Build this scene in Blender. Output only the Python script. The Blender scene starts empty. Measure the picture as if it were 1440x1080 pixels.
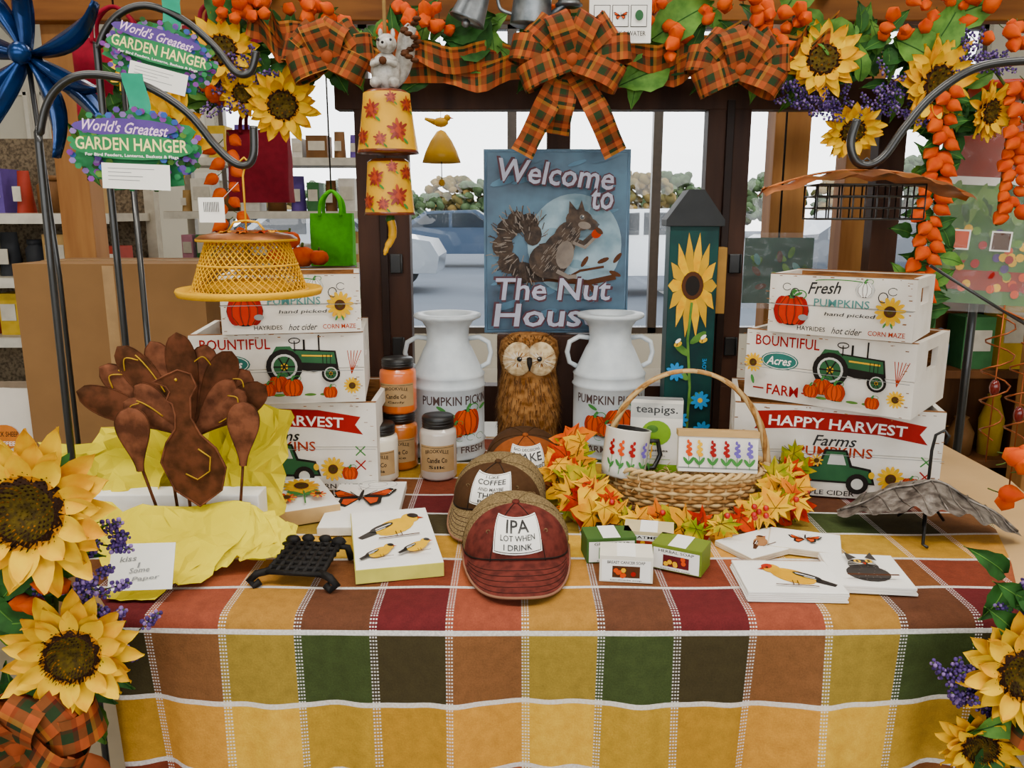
import bpy, math, random, bmesh
from mathutils import Vector, Matrix, Euler, noise
R=random.Random(7)
pi=math.pi
# ---------------------------------------------------------------- materials
MT={}
def rgb(h,sat=1.12):
    h=h.lstrip('#'); c=[int(h[i:i+2],16)/255 for i in (0,2,4)]
    c=[x/12.92 if x<=.04045 else ((x+.055)/1.055)**2.4 for x in c]
    g=sum(c)/3
    return tuple(max(0,min(1,g+(x-g)*sat)) for x in c)
def M(name,h,rough=.6,metal=0,var=.18,sc=25,bump=0,h2=None,emit=0,trans=0,alpha=1,st=None,coat=0,spec=None):
    if name in MT: return MT[name]
    m=bpy.data.materials.new(name); m.use_nodes=True; nt=m.node_tree; N=nt.nodes; L=nt.links
    p=N['Principled BSDF']; c=rgb(h); c2=rgb(h2) if h2 else tuple(x*(1-var) for x in c)
    tc=N.new('ShaderNodeTexCoord'); mp=N.new('ShaderNodeMapping'); nz=N.new('ShaderNodeTexNoise'); cr=N.new('ShaderNodeValToRGB')
    if st: mp.inputs['Scale'].default_value=st
    nz.inputs['Scale'].default_value=sc; nz.inputs['Detail'].default_value=4
    L.new(tc.outputs['Object'],mp.inputs[0]); L.new(mp.outputs[0],nz.inputs['Vector']); L.new(nz.outputs['Fac'],cr.inputs[0])
    cr.color_ramp.elements[0].position=.35; cr.color_ramp.elements[0].color=(*c2,1)
    cr.color_ramp.elements[1].position=.62; cr.color_ramp.elements[1].color=(*c,1)
    L.new(cr.outputs[0],p.inputs['Base Color'])
    p.inputs['Roughness'].default_value=rough; p.inputs['Metallic'].default_value=metal
    if rough>=.5: p.inputs['Specular IOR Level'].default_value=.2
    if spec is not None: p.inputs['Specular IOR Level'].default_value=spec
    if coat: p.inputs['Coat Weight'].default_value=coat
    if trans: p.inputs['Transmission Weight'].default_value=trans
    if alpha<1: p.inputs['Alpha'].default_value=alpha
    if emit:
        L.new(cr.outputs[0],p.inputs['Emission Color']); p.inputs['Emission Strength'].default_value=emit
    if bump:
        bp=N.new('ShaderNodeBump'); bp.inputs['Strength'].default_value=bump; bp.inputs['Distance'].default_value=.004
        L.new(nz.outputs['Fac'],bp.inputs['Height']); L.new(bp.outputs[0],p.inputs['Normal'])
    MT[name]=m; return m
def plaid(name,pu,su,pv,sv,line=None,rough=.85):
    m=bpy.data.materials.new(name); m.use_nodes=True; nt=m.node_tree; N=nt.nodes; L=nt.links; p=N['Principled BSDF']
    uv=N.new('ShaderNodeUVMap'); sp=N.new('ShaderNodeSeparateXYZ'); L.new(uv.outputs[0],sp.inputs[0])
    def ma(op,a,b=None):
        n=N.new('ShaderNodeMath'); n.operation=op
        for i,x in enumerate((a,b)):
            if x is None: continue
            if isinstance(x,(int,float)): n.inputs[i].default_value=x
            else: L.new(x,n.inputs[i])
        return n.outputs[0]
    def ramp(fac,st):
        r=N.new('ShaderNodeValToRGB'); r.color_ramp.interpolation='CONSTANT'; e=r.color_ramp.elements
        e[0].position=0; e[0].color=(*rgb(st[0][1],1),1); e[1].position=st[1][0]; e[1].color=(*rgb(st[1][1],1),1)
        for q,c in st[2:]:
            x=e.new(q); x.color=(*rgb(c,1),1)
        L.new(fac,r.inputs[0]); return r.outputs[0]
    def mix(f,a,b,bt='MIX'):
        n=N.new('ShaderNodeMix'); n.data_type='RGBA'; n.blend_type=bt
        if isinstance(f,(int,float)): n.inputs[0].default_value=f
        else: L.new(f,n.inputs[0])
        for i,x in ((6,a),(7,b)):
            if isinstance(x,tuple): n.inputs[i].default_value=x
            else: L.new(x,n.inputs[i])
        return n.outputs[2]
    U=sp.outputs[0]; V=sp.outputs[1]
    cu=ramp(ma('FRACT',ma('DIVIDE',U,pu)),su); cv=ramp(ma('FRACT',ma('DIVIDE',V,pv)),sv)
    col=mix(.52,cu,cv)
    tc=N.new('ShaderNodeTexNoise'); tc.inputs['Scale'].default_value=60; L.new(uv.outputs[0],tc.inputs['Vector'])
    col=mix(.3,col,tc.outputs['Fac'],'OVERLAY')
    p.inputs['Specular IOR Level'].default_value=.15
    if line:
        cw,rw,wl=line; wh=(.7,.67,.64,1)
        wv=N.new('ShaderNodeTexNoise'); wv.inputs['Scale'].default_value=420; wv.inputs['Detail'].default_value=1; L.new(uv.outputs[0],wv.inputs['Vector'])
        col=mix(.3,col,wv.outputs['Fac'],'SOFT_LIGHT')
        fu=ma('FRACT',ma('DIVIDE',U,cw)); fv=ma('FRACT',ma('DIVIDE',V,rw))
        inu=ma('LESS_THAN',fu,.11); da=ma('LESS_THAN',ma('FRACT',ma('DIVIDE',V,.0052)),.45)
        st3=ma('LESS_THAN',ma('FRACT',ma('DIVIDE',fu,.037)),.6)
        mu=ma('MULTIPLY',ma('MULTIPLY',inu,da),st3)
        col=mix(ma('MULTIPLY',mu,.85),col,wh)
        inv=ma('LESS_THAN',fv,.07)
        wob=N.new('ShaderNodeTexNoise'); wob.inputs['Scale'].default_value=250; L.new(uv.outputs[0],wob.inputs['Vector'])
        col=mix(ma('MULTIPLY',inv,ma('ADD',wob.outputs['Fac'],.3)),col,wh)
        bp=N.new('ShaderNodeBump'); bp.inputs['Strength'].default_value=.35; bp.inputs['Distance'].default_value=.002
        L.new(ma('ADD',inv,wob.outputs['Fac']),bp.inputs['Height']); L.new(bp.outputs[0],p.inputs['Normal'])
    L.new(col,p.inputs['Base Color']); p.inputs['Roughness'].default_value=rough
    return m
# ---------------------------------------------------------------- mesh builder
def unit(n):
    return Vector(n).normalized()
class B:
    def __init__(s,name): s.n=name; s.v=[]; s.f=[]; s.m=[]; s.sm=[]; s.mats=[]; s.M=Matrix(); s.uv={}
    def add(s,vs,fs,m,smooth=False,uv=None,mf=None):
        o=len(s.v); MM=s.M; s.v+=[MM@Vector(v) for v in vs]
        if m not in s.mats: s.mats.append(m)
        k=s.mats.index(m)
        for i,f in enumerate(fs):
            s.f.append([o+j for j in f]); s.sm.append(smooth)
            if mf:
                q=mf(i) or m
                if q not in s.mats: s.mats.append(q)
                s.m.append(s.mats.index(q))
            else: s.m.append(k)
        if uv:
            for i,u in enumerate(uv): s.uv[o+i]=u
    def box(s,c,d,m,rot=None):
        x,y,z=[q/2 for q in d]; r=Euler(rot).to_matrix() if rot else Matrix.Identity(3); c=Vector(c)
        vs=[c+r@Vector((a*x,b*y,e*z)) for a in(-1,1) for b in(-1,1) for e in(-1,1)]
        s.add(vs,[(0,1,3,2),(4,6,7,5),(0,4,5,1),(2,3,7,6),(0,2,6,4),(1,5,7,3)],m)
    def lathe(s,prof,m,seg=28,c=(0,0,0),mf=None,rib=0,sx=1,sy=1):
        vs=[];n=len(prof)
        for r,z in prof:
            for i in range(seg):
                a=2*pi*i/seg; k=1-(rib if i%2 else 0)
                vs.append((c[0]+r*k*sx*math.cos(a),c[1]+r*k*sy*math.sin(a),c[2]+z))
        fs=[(j*seg+i,j*seg+(i+1)%seg,(j+1)*seg+(i+1)%seg,(j+1)*seg+i) for j in range(n-1) for i in range(seg)]
        s.add(vs,fs,m,True,mf=(lambda i:mf(i//seg,i%seg)) if mf else None)
    def sph(s,c,r,m,seg=12,rot=None):
        if isinstance(r,(int,float)): r=(r,r,r)
        old=s.M; s.M=old@Matrix.Translation(c)@(Euler(rot).to_matrix().to_4x4() if rot else Matrix())@Matrix.Diagonal((*r,1))
        k=max(4,seg//2)
        s.lathe([(math.sin(pi*i/k),-math.cos(pi*i/k)) for i in range(k+1)],m,seg); s.M=old
    def tube(s,pts,r,m,seg=8,closed=False,cap=True):
        P=[Vector(p) for p in pts]; n=len(P); vs=[]; up=None
        for i in range(n):
            if closed: t=P[(i+1)%n]-P[i-1]
            else: t=P[min(i+1,n-1)]-P[max(i-1,0)]
            if t.length<1e-9: t=Vector((0,0,1))
            t.normalize()
            if up is None:
                up=t.orthogonal().normalized()
            up=(up-t*up.dot(t))
            if up.length<1e-6: up=t.orthogonal()
            up.normalize(); sd=t.cross(up); rr=r[min(i,len(r)-1)] if isinstance(r,(list,tuple)) else r
            for k in range(seg):
                a=2*pi*k/seg; vs.append(P[i]+(up*math.cos(a)+sd*math.sin(a))*rr)
        fs=[]
        for i in range(n if closed else n-1):
            j=(i+1)%n
            for k in range(seg): fs.append((i*seg+k,i*seg+(k+1)%seg,j*seg+(k+1)%seg,j*seg+k))
        if cap and not closed: fs+= [tuple(range(seg))[::-1],tuple((n-1)*seg+k for k in range(seg))]
        s.add(vs,fs,m,True)
    def grid(s,f,nu,nv,m,smooth=True,uvf=None,mf=None):
        vs=[];uv=[]
        for j in range(nv+1):
            for i in range(nu+1):
                vs.append(f(i/nu,j/nv)); 
                if uvf: uv.append(uvf(i/nu,j/nv))
        fs=[(j*(nu+1)+i,j*(nu+1)+i+1,(j+1)*(nu+1)+i+1,(j+1)*(nu+1)+i) for j in range(nv) for i in range(nu)]
        s.add(vs,fs,m,smooth,uv or None,mf=(lambda k:mf(k%nu,k//nu)) if mf else None)
    def prism(s,pts,f,d,m):
        n=len(pts); vs=[f(x,y,0) for x,y in pts]+[f(x,y,d) for x,y in pts]
        s.add(vs,[list(range(n))[::-1],list(range(n,2*n))]+[(i,(i+1)%n,n+(i+1)%n,n+i) for i in range(n)],m)
    def done(s,loc=(0,0,0),rot=(0,0,0),bevel=0,sub=0,solid=0):
        me=bpy.data.meshes.new(s.n); me.from_pydata([tuple(v) for v in s.v],[],s.f)
        for m in s.mats: me.materials.append(m)
        me.polygons.foreach_set('material_index',s.m); me.polygons.foreach_set('use_smooth',s.sm)
        if s.uv:
            l=me.uv_layers.new(name='UVMap')
            for lp in me.loops: l.data[lp.index].uv=s.uv.get(lp.vertex_index,(0,0))
        me.update(); o=bpy.data.objects.new(s.n,me); bpy.context.scene.collection.objects.link(o)
        o.location=loc; o.rotation_euler=rot
        if solid: q=o.modifiers.new('s','SOLIDIFY'); q.thickness=solid
        if bevel:
            q=o.modifiers.new('b','BEVEL'); q.width=bevel; q.segments=2; q.limit_method='ANGLE'; q.angle_limit=.9
        if sub: q=o.modifiers.new('u','SUBSURF'); q.levels=sub; q.render_levels=sub
        return o
TC={}
def tgeo(t,fine=False):
    if (t,fine) in TC: return TC[(t,fine)]
    cu=bpy.data.curves.new('t','FONT'); cu.body=t; cu.resolution_u=2; cu.offset=.014
    ob=bpy.data.objects.new('t',cu); bpy.context.scene.collection.objects.link(ob); bpy.context.view_layer.update()
    me=bpy.data.meshes.new_from_object(ob.evaluated_get(bpy.context.evaluated_depsgraph_get()))
    if fine:
        bm=bmesh.new(); bm.from_mesh(me); bmesh.ops.triangulate(bm,faces=bm.faces[:])
        for _ in range(4):
            es=[e for e in bm.edges if e.calc_length()>.12]
            if not es: break
            bmesh.ops.subdivide_edges(bm,edges=es,cuts=1); bmesh.ops.triangulate(bm,faces=bm.faces[:])
        bm.to_mesh(me); bm.free()
    vs=[(v.co.x,v.co.y) for v in me.vertices]; fs=[tuple(p.vertices) for p in me.polygons]
    bpy.data.objects.remove(ob); bpy.data.meshes.remove(me)
    x0=min(v[0] for v in vs);x1=max(v[0] for v in vs);y0=min(v[1] for v in vs);y1=max(v[1] for v in vs)
    vs=[((x-x0)/(x1-x0)-.5,(y-y0)/(y1-y0)-.5) for x,y in vs]
    TC[(t,fine)]=(vs,fs); return TC[(t,fine)]
class D:
    def __init__(s,b,f,l=.0003,st=.00022,fine=False): s.b=b;s.f=f;s.l=l;s.st=st;s.fine=fine
    def nx(s): s.l+=s.st; return s.l
    def pol(s,pts,m): l=s.nx(); s.b.add([s.f(x,y,l) for x,y in pts],[list(range(len(pts)))],m)
    def rect(s,x,y,w,h,m,n=1):
        l=s.nx(); s.b.grid(lambda u,v:s.f(x-w/2+w*u,y-h/2+h*v,l),max(n,1),1,m)
    def ell(s,x,y,rx,ry,m,rot=0,n=18,rings=1):
        l=s.nx(); ca,sa=math.cos(rot),math.sin(rot); vs=[s.f(x,y,l)]
        for k in range(1,rings+1):
            for i in range(n):
                a=2*pi*i/n; p=rx*math.cos(a)*k/rings; q=ry*math.sin(a)*k/rings
                vs.append(s.f(x+p*ca-q*sa,y+p*sa+q*ca,l))
        fs=[(0,1+i,1+(i+1)%n) for i in range(n)]
        for k in range(rings-1):
            fs+=[(1+k*n+i,1+(k+1)*n+i,1+(k+1)*n+(i+1)%n,1+k*n+(i+1)%n) for i in range(n)]
        s.b.add(vs,fs,m)
    def line(s,pts,w,m):
        l=s.nx(); P=[Vector(p) for p in pts]; vs=[]
        for i,p in enumerate(P):
            t=P[min(i+1,len(P)-1)]-P[max(i-1,0)]; t=t.normalized() if t.length else Vector((1,0)); n=Vector((-t.y,t.x))*w/2
            vs+=[s.f(p.x+n.x,p.y+n.y,l),s.f(p.x-n.x,p.y-n.y,l)]
        s.b.add(vs,[(2*i,2*i+1,2*i+3,2*i+2) for i in range(len(P)-1)],m)
    def txt(s,t,x,y,w,h,m,rot=0,shear=0,arc=0):
        l=s.nx(); vs,fs=tgeo(t,s.fine); ca,sa=math.cos(rot),math.sin(rot); o=[]
        for a,b in vs:
            p=a*w+b*h*shear; q=b*h+arc*(.25-a*a)*4
            o.append(s.f(x+p*ca-q*sa,y+p*sa+q*ca,l))
        s.b.add(o,fs,m)
def arcp(cx,cy,rx,ry,a0,a1,n=12): return [(cx+rx*math.cos(math.radians(a0+(a1-a0)*i/n)),cy+ry*math.sin(math.radians(a0+(a1-a0)*i/n))) for i in range(n+1)]
# ---------------------------------------------------------------- palette
blk=M('black_paint','#0c0c0d',.35); dk=M('dark_ink','#1a1512',.7); wht=M('white_print','#f4f2ec',.6,var=.04)
crW=M('distressed_white_paint','#e6e1d8',.7,var=.1,sc=9,h2='#d0c8bc'); wood=M('crate_wood','#8e6038',.7,sc=30,st=(1,1,8),h2='#5f3c20')
orA=M('pumpkin_orange','#cc5008',.7,spec=.1); orB=M('pumpkin_orange_dark','#a03604',.7,spec=.1); red=M('barn_red','#941c18',.6); grn=M('print_green','#3f7a3a',.6); tgrn=M('tractor_green','#2f5a38',.6)
teal=M('print_teal','#4f807c',.6); yel=M('print_yellow','#dcae00',.7,spec=.1); brn=M('print_brown','#4a2a16',.7); gry=M('print_grey','#8b8d8c',.6); lgr=M('print_lightgrey','#c9c8c2',.6)
pY=M('sunflower_petal','#e0b200',.8,sc=40,h2='#d89a00',spec=.05); pY2=M('sunflower_petal_light','#e4bc00',.8,sc=40,h2='#deaa00',spec=.05); pO=M('sunflower_petal_base','#c88400',.8,spec=.05)
sB=M('sunflower_seed_brown','#2a160a',.8); sG=M('sunflower_center_green','#54440f',.8,h2='#33260c',sc=120); sY=M('sunflower_pollen','#8a5a12',.8,h2='#4a2c0c',sc=90)
lf=M('leaf_green','#2f5a27',.65,h2='#1d3a16',sc=30); lf2=M('leaf_green_light','#5f883c',.65,h2='#3e6428',sc=30)
phy=M('physalis_orange','#cc5c00',.7,h2='#b84400',sc=35,spec=.1); lav=M('lavender_purple','#544078',.7,h2='#382856',sc=60); lavL=M('lavender_light','#8a70a8',.7)
stem=M('stem_green','#4a5a26',.7); pine=M('pine_wood','#9c7044',.6,sc=14,st=(1,1,.12),h2='#7a502c'); pineH=M('pine_wood_horizontal','#8a5a2c',.6,sc=14,st=(.12,1,1),h2='#613a1c')
darkw=M('dark_walnut_frame','#40281c',.55,sc=16,st=(1,1,.15),h2='#281610')
bowm=plaid('autumn_plaid_ribbon',.062,[(0,'#a04a20'),(.26,'#20341c'),(.5,'#4a1810'),(.58,'#a04a20'),(.8,'#182410'),(.9,'#b07428')],.062,[(0,'#98441c'),(.22,'#28361c'),(.48,'#521c10'),(.58,'#98441c'),(.76,'#1a2612'),(.88,'#a86c24')])
cloth=plaid('autumn_plaid_cloth',.448,[(0,'#9c5836'),(.25,'#bf9834'),(.5,'#3a4624'),(.75,'#3e1c1c')],.44,[(0,'#353f1c'),(.25,'#dca424'),(.5,'#8a3c1e'),(.75,'#6c1a1e')],line=(.112,.11,0))
# ---------------------------------------------------------------- decal art
def d_pump(d,x,y,r,o=orA,o2=orB,st=grn,rg=2):
    d.ell(x,y,r*1.04,r*.9,dk,rings=rg)
    for dx,w,c in ((-.55,.45,o2),(.55,.45,o2),(-.3,.42,o),(.3,.42,o),(0,.32,o2),(0,.27,o)): d.ell(x+dx*r,y,w*r,r*.84,c,rings=rg)
    for dx in (-.62,-.2,.2,.62): d.line([(x+dx*r*.5,y+.78*r),(x+dx*r*1.15,y+.2*r),(x+dx*r*1.15,y-.3*r),(x+dx*r*.6,y-.78*r)],r*.045,brn)
    d.pol([(x-.1*r,y+.7*r),(x+.12*r,y+.7*r),(x+.1*r,y+1.0*r),(x+.3*r,y+1.2*r),(x+.12*r,y+1.28*r),(x-.1*r,y+1.0*r)],st)
    d.line(arcp(x+.5*r,y+.95*r,.35*r,.25*r,180,-60),r*.07,st)
def d_sun(d,x,y,r,n=14,c=pY):
    for k in range(n):
        a=2*pi*k/n+.1; d.ell(x+.66*r*math.cos(a),y+.66*r*math.sin(a),.36*r,.15*r,c if k%2 else yel,a,10)
    d.ell(x,y,.4*r,.4*r,brn); d.ell(x,y,.2*r,.2*r,sG)
def d_leaf(d,x,y,r,a,m=grn):
    d.ell(x+r*math.cos(a),y+r*math.sin(a),r,r*.36,m,a,10)
def d_wheel(d,x,y,r):
    d.ell(x,y,r,r,dk); d.ell(x,y,r*.72,r*.72,lgr); d.ell(x,y,r*.6,r*.6,tgrn); d.ell(x,y,r*.2,r*.2,yel)
    for k in range(6):
        a=k*pi/3; d.line([(x,y),(x+r*.6*math.cos(a),y+r*.6*math.sin(a))],r*.08,dk)
def d_tractor(d,x,y,s):
    d.pol([(x-.3*s,y+.25*s),(x+.52*s,y+.2*s),(x+.56*s,y-.12*s),(x+.1*s,y-.2*s),(x-.35*s,y-.1*s)],dk)
    d.pol([(x-.26*s,y+.22*s),(x+.49*s,y+.17*s),(x+.52*s,y-.05*s),(x-.26*s,y+.0*s)],tgrn)
    d.line([(x-.1*s,y+.12*s),(x+.45*s,y+.1*s)],.03*s,yel)
    d.line([(x-.05*s,y+.22*s),(x-.05*s,y+.42*s)],.04*s,dk); d.line([(x+.22*s,y+.2*s),(x+.22*s,y+.5*s)],.03*s,dk)
    d.line(arcp(x-.22*s,y+.4*s,.1*s,.05*s,0,360),.02*s,dk); d.line([(x-.22*s,y+.2*s),(x-.22*s,y+.4*s)],.02*s,dk)
    d.pol([(x-.66*s,y+.12*s),(x-.55*s,y+.3*s),(x-.3*s,y+.3*s),(x-.15*s,y+.1*s)],tgrn)
    for k in range(3): d.line([(x+(.28+.07*k)*s,y+.14*s),(x+(.28+.07*k)*s,y-.04*s)],.012*s,dk)
    d_wheel(d,x-.42*s,y-.08*s,.33*s); d_wheel(d,x+.42*s,y-.22*s,.17*s)
def d_truck(d,x,y,s):
    d.pol([(x-.6*s,y-.15*s),(x-.62*s,y+.08*s),(x-.15*s,y+.1*s),(x-.08*s,y+.34*s),(x+.22*s,y+.34*s),(x+.3*s,y+.12*s),(x+.55*s,y+.08*s),(x+.62*s,y-.15*s)],dk)
    d.pol([(x-.57*s,y-.12*s),(x-.58*s,y+.05*s),(x-.14*s,y+.07*s),(x-.05*s,y+.31*s),(x+.2*s,y+.31*s),(x+.27*s,y+.09*s),(x+.52*s,y+.05*s),(x+.58*s,y-.12*s)],tgrn)
    d.pol([(x-.03*s,y+.12*s),(x+.0*s,y+.27*s),(x+.17*s,y+.27*s),(x+.22*s,y+.12*s)],lgr)
    for q,c in ((-.5,orA),(-.38,orB),(-.27,orA)): d.ell(x+q*s,y+.14*s,.08*s,.07*s,c)
    d_sun(d,x-.18*s,y+.17*s,.09*s,9)
    for q in (-.4,.38):
        d.ell(x+q*s,y-.14*s,.15*s,.15*s,dk); d.ell(x+q*s,y-.14*s,.08*s,.08*s,lgr)
    d.ell(x+.56*s,y+.0*s,.04*s,.05*s,yel)
def d_bird(d,x,y,s,body,head=blk,wing=blk,fl=1,belly=None):
    X=lambda a:x+a*s*fl
    d.pol([(X(-.35),y+.1*s),(X(-.95),y-.36*s),(X(-.85),y-.46*s),(X(-.15),y-.12*s)],wing)
    d.ell(x,y,.54*s,.31*s,body,(.5)*fl); 
    if belly: d.ell(X(.08),y-.1*s,.3*s,.16*s,belly,.5*fl)
    d.ell(X(.42),y+.34*s,.23*s,.21*s,body)
    d.ell(X(.5),y+.44*s,.15*s,.11*s,head,-.4*fl)
    d.pol([(X(.62),y+.38*s),(X(.78),y+.3*s),(X(.6),y+.27*s)],orB)
    d.ell(X(-.34),y-.0*s,.34*s,.1*s,wing,(.5)*fl); d.line([(X(-.5),y-.1*s),(X(-.1),y+.12*s)],.03*s,wht); d.line([(X(-.5),y-.18*s),(X(-.25),y-.05*s)],.02*s,wht)
    d.ell(X(.52),y+.36*s,.03*s,.03*s,blk)
    for q in (-.02,.1): d.line([(X(q),y-.24*s),(X(q+.03),y-.45*s)],.025*s,brn)
    d.line([(X(-.45),y-.5*s),(X(.55),y-.42*s)],.04*s,brn)
def d_fly(d,x,y,s):
    for f in (-1,1):
        d.pol([(x,y+.05*s),(x+f*.75*s,y+.5*s),(x+f*.98*s,y+.42*s),(x+f*.8*s,y+.05*s),(x+f*.3*s,y-.05*s)],dk)
        d.pol([(x+f*.08*s,y+.07*s),(x+f*.7*s,y+.42*s),(x+f*.84*s,y+.33*s),(x+f*.68*s,y+.08*s)],orA)
        d.pol([(x,y),(x+f*.6*s,y-.02*s),(x+f*.62*s,y-.35*s),(x+f*.35*s,y-.5*s)],dk)
        d.pol([(x+f*.08*s,y-.05*s),(x+f*.5*s,y-.07*s),(x+f*.5*s,y-.3*s),(x+f*.34*s,y-.4*s)],orA)
        for k in range(3): d.line([(x+f*.1*s,y+.05*s),(x+f*(.4+.15*k)*s,y+(.36-.12*k)*s)],.03*s,dk)
        for k in range(4): d.ell(x+f*(.88-.03*k)*s,y+(.38-.09*k)*s,.02*s,.02*s,wht)
        d.line([(x,y+.3*s),(x+f*.15*s,y+.55*s)],.015*s,dk)
    d.ell(x,y+.03*s,.05*s,.32*s,dk)
# ---------------------------------------------------------------- 3D botanical bits
def frame(c,n,roll=0,s=1):
    q=Vector(n).to_track_quat('Z','Y').to_matrix().to_4x4()
    return Matrix.Translation(c)@q@Matrix.Rotation(roll,4,'Z')@Matrix.Scale(s,4)
def sunflower(b,c,n,r,seeds=60,roll=0):
    old=b.M; b.M=old@frame(c,n,roll,r)
    for ly,(cnt,L,zz) in enumerate(((15,1.0,-.06),(14,.88,.04),(10,.74,.1))):
        for k in range(cnt):
            a=2*pi*(k+.5*ly)/cnt+R.uniform(-.08,.08); l=L*R.uniform(.9,1.08); r0=.34; w=R.uniform(.13,.165); tw=R.uniform(-.06,.06); cv=R.uniform(-.18,.12)
            ca,sa=math.cos(a),math.sin(a)
            def f(u,v):
                rr=r0+(l-r0)*v; ww=w*(math.sin(pi*min(1,.16+.84*v))**.75)*(u-.5)*2; z=zz+.16*v+cv*v*v+abs(u-.5)*.12+tw*(u-.5)*2*v
                return (rr*ca-ww*sa,rr*sa+ww*ca,z)
            mm=pY2 if (k+ly)%2==0 else pY
            b.grid(f,4,5,mm,mf=lambda i,j:(pO if j==0 else None))
    b.lathe([(0,-.1),(.38,-.08),(.46,.03),(.44,.12),(.33,.18)],sB,20); b.lathe([(.33,.18),(.16,.15),(0,.11)],sG,20)
    for k in range(seeds):
        rr=.46*math.sqrt((k+.5)/seeds); a=k*2.39996; z=.13+(.06 if rr>.15 else 0)-max(0,rr-.36)*.8; h=.07 if rr>.2 else .03; q=.24/math.sqrt(seeds)
        x,y=rr*math.cos(a),rr*math.sin(a); m=(sB if k%3 else sY) if rr>.2 else (sG if rr<.12 or k%2 else sY)
        b.add([(x-q,y,z),(x,y-q,z),(x+q,y,z),(x,y+q,z),(x*1.06,y*1.06,z+h)],[(0,1,4),(1,2,4),(2,3,4),(3,0,4)],m)
    for k in range(9):
        a=2*pi*k/9; b.grid(lambda u,v:((.25+.5*v)*math.cos(a)-.12*math.sin(pi*(.2+.8*v))*(u-.5)*2*math.sin(a),(.25+.5*v)*math.sin(a)+.12*math.sin(pi*(.2+.8*v))*(u-.5)*2*math.cos(a),-.1-.05*v),2,3,lf)
    b.M=old
def leaf(b,c,d,n,L,w,m=None,droop=.25):
    m=m or lf; d=unit(d); n=unit(n); s=d.cross(n)
    if s.length<1e-4: s=d.orthogonal()
    s.normalize(); n=s.cross(d); c=Vector(c)
    def f(u,v):
        ww=w*.5*(math.sin(pi*min(1,.06+.94*v**.8)))*(u-.5)*2*(1+.12*math.sin(v*26)*abs(u-.5)*2)
        return c+d*L*v+s*ww+n*(L*(.12*math.sin(pi*v)-droop*v*v)+abs(u-.5)*w*.35)
    b.grid(f,4,8,m)
    b.tube([f(.5,k/6)+n*.0006 for k in range(7)],w*.015+.0004,lf2 if m is lf else lf,4)
def lantern(b,c,r,d=(0,0,-1),m=None):
    old=b.M; b.M=old@frame(c,d,R.uniform(0,3),r)
    b.lathe([(0,-1.0),(.45,-.95),(.85,-.5),(.98,0),(.8,.5),(.42,.95),(.12,1.35),(0,1.5)],m or phy,10,rib=.16)
    b.tube([(0,0,-1),(0,.1,-1.5),(.1,.2,-2)],.07,stem,4); b.M=old
def lavender(b,c,d,L,n=26,r=.006):
    d=unit(d); c=Vector(c); o=d.orthogonal().normalized(); o2=d.cross(o)
    b.tube([c,c+d*L],.0012,stem,4)
    for k in range(n):
        t=.25+.75*k/n; a=k*2.4; rr=r*1.5*(1.15-t*.6); p=c+d*L*t+(o*math.cos(a)+o2*math.sin(a))*rr
        b.sph(p,r*R.uniform(.6,1)*.75,lavL if R.random()<.25 else lav,6)
def maple(b,c,n,s,m,roll=0):
    old=b.M; b.M=old@frame(c,n,roll,s)
    ang=[(-90,.25),(-70,.62),(-48,.4),(-25,.85),(-8,.5),(8,.62),(20,.9),(38,.5),(52,.62),(70,.75),(90,1.1)]
    pts=[(math.cos(math.radians(a))*r,math.sin(math.radians(a))*r) for a,r in ang]; pts=pts+[(-x,y) for x,y in pts[-2:0:-1]]
    k=len(pts); vs=[(0,0,0)]+[(x,y,-.22*(x*x+y*y)+.1*math.sin(5*x+7*y)) for x,y in pts]
    b.add(vs,[(0,1+i,1+(i+1)%k) for i in range(k)],m,True); b.tube([(0,-.2,0),(0,-.7,.02)],.02,brn,4)
    for a in (90,25,155,-25,205):
        q=math.radians(a); b.tube([(0,0,.005),(.35*math.cos(q),.35*math.sin(q),.0),(.7*math.cos(q),.7*math.sin(q),-.09)],.013,brn,4)
    b.M=old
def ribbon(b,pts,w,sd,m,nw=4,cup=0):
    P=[Vector(p) for p in pts]; ln=[0]
    for i in range(1,len(P)): ln.append(ln[-1]+(P[i]-P[i-1]).length)
    n=len(P)-1
    def S(i): return unit(sd(i/n)) if callable(sd) else unit(sd)
    b.grid(lambda u,v:P[round(v*n)]+S(round(v*n))*(u-.5)*w+Vector((0,cup*math.cos((u-.5)*pi),0)),nw,n,m,uvf=lambda u,v:(u*w,ln[round(v*n)]))
def bow(b,c,s,tails=True,w=.05):
    c=Vector(c)
    for k,(a,l) in enumerate(((10,1),(170,1),(40,.85),(140,.85),(-25,.9),(205,.9),(85,.6),(65,.7),(115,.7))):
        q=math.radians(a); d=Vector((math.cos(q),0,math.sin(q))); p=Vector((-math.sin(q),0,math.cos(q))); L=s*l
        pts=[c+d*L*math.sin(pi*t)+Vector((0,-.028-.34*L*math.sin(2*pi*t)-.004*k,0)) for t in [i/16 for i in range(17)]]
        ribbon(b,pts,w,lambda t,p=p,d=d:p*(1)+d*.15*math.sin(6*t),bowm)
    b.sph(c+Vector((0,-.05,0)),(.018,.016,.02),bowm,8)
    if tails:
        for a,L in ((-118,1.7),(-62,1.7),(-100,1.2)):
            q=math.radians(a); d=Vector((math.cos(q),0,math.sin(q))); p=Vector((-math.sin(q),0,math.cos(q)))
            pts=[c+d*s*L*t+Vector((.0,-.03+.02*math.sin(7*t+a),0)) for t in [i/12 for i in range(13)]]
            ribbon(b,pts,w,lambda t,p=p:p+Vector((0,.4*math.sin(6*t),0)),bowm)
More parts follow.
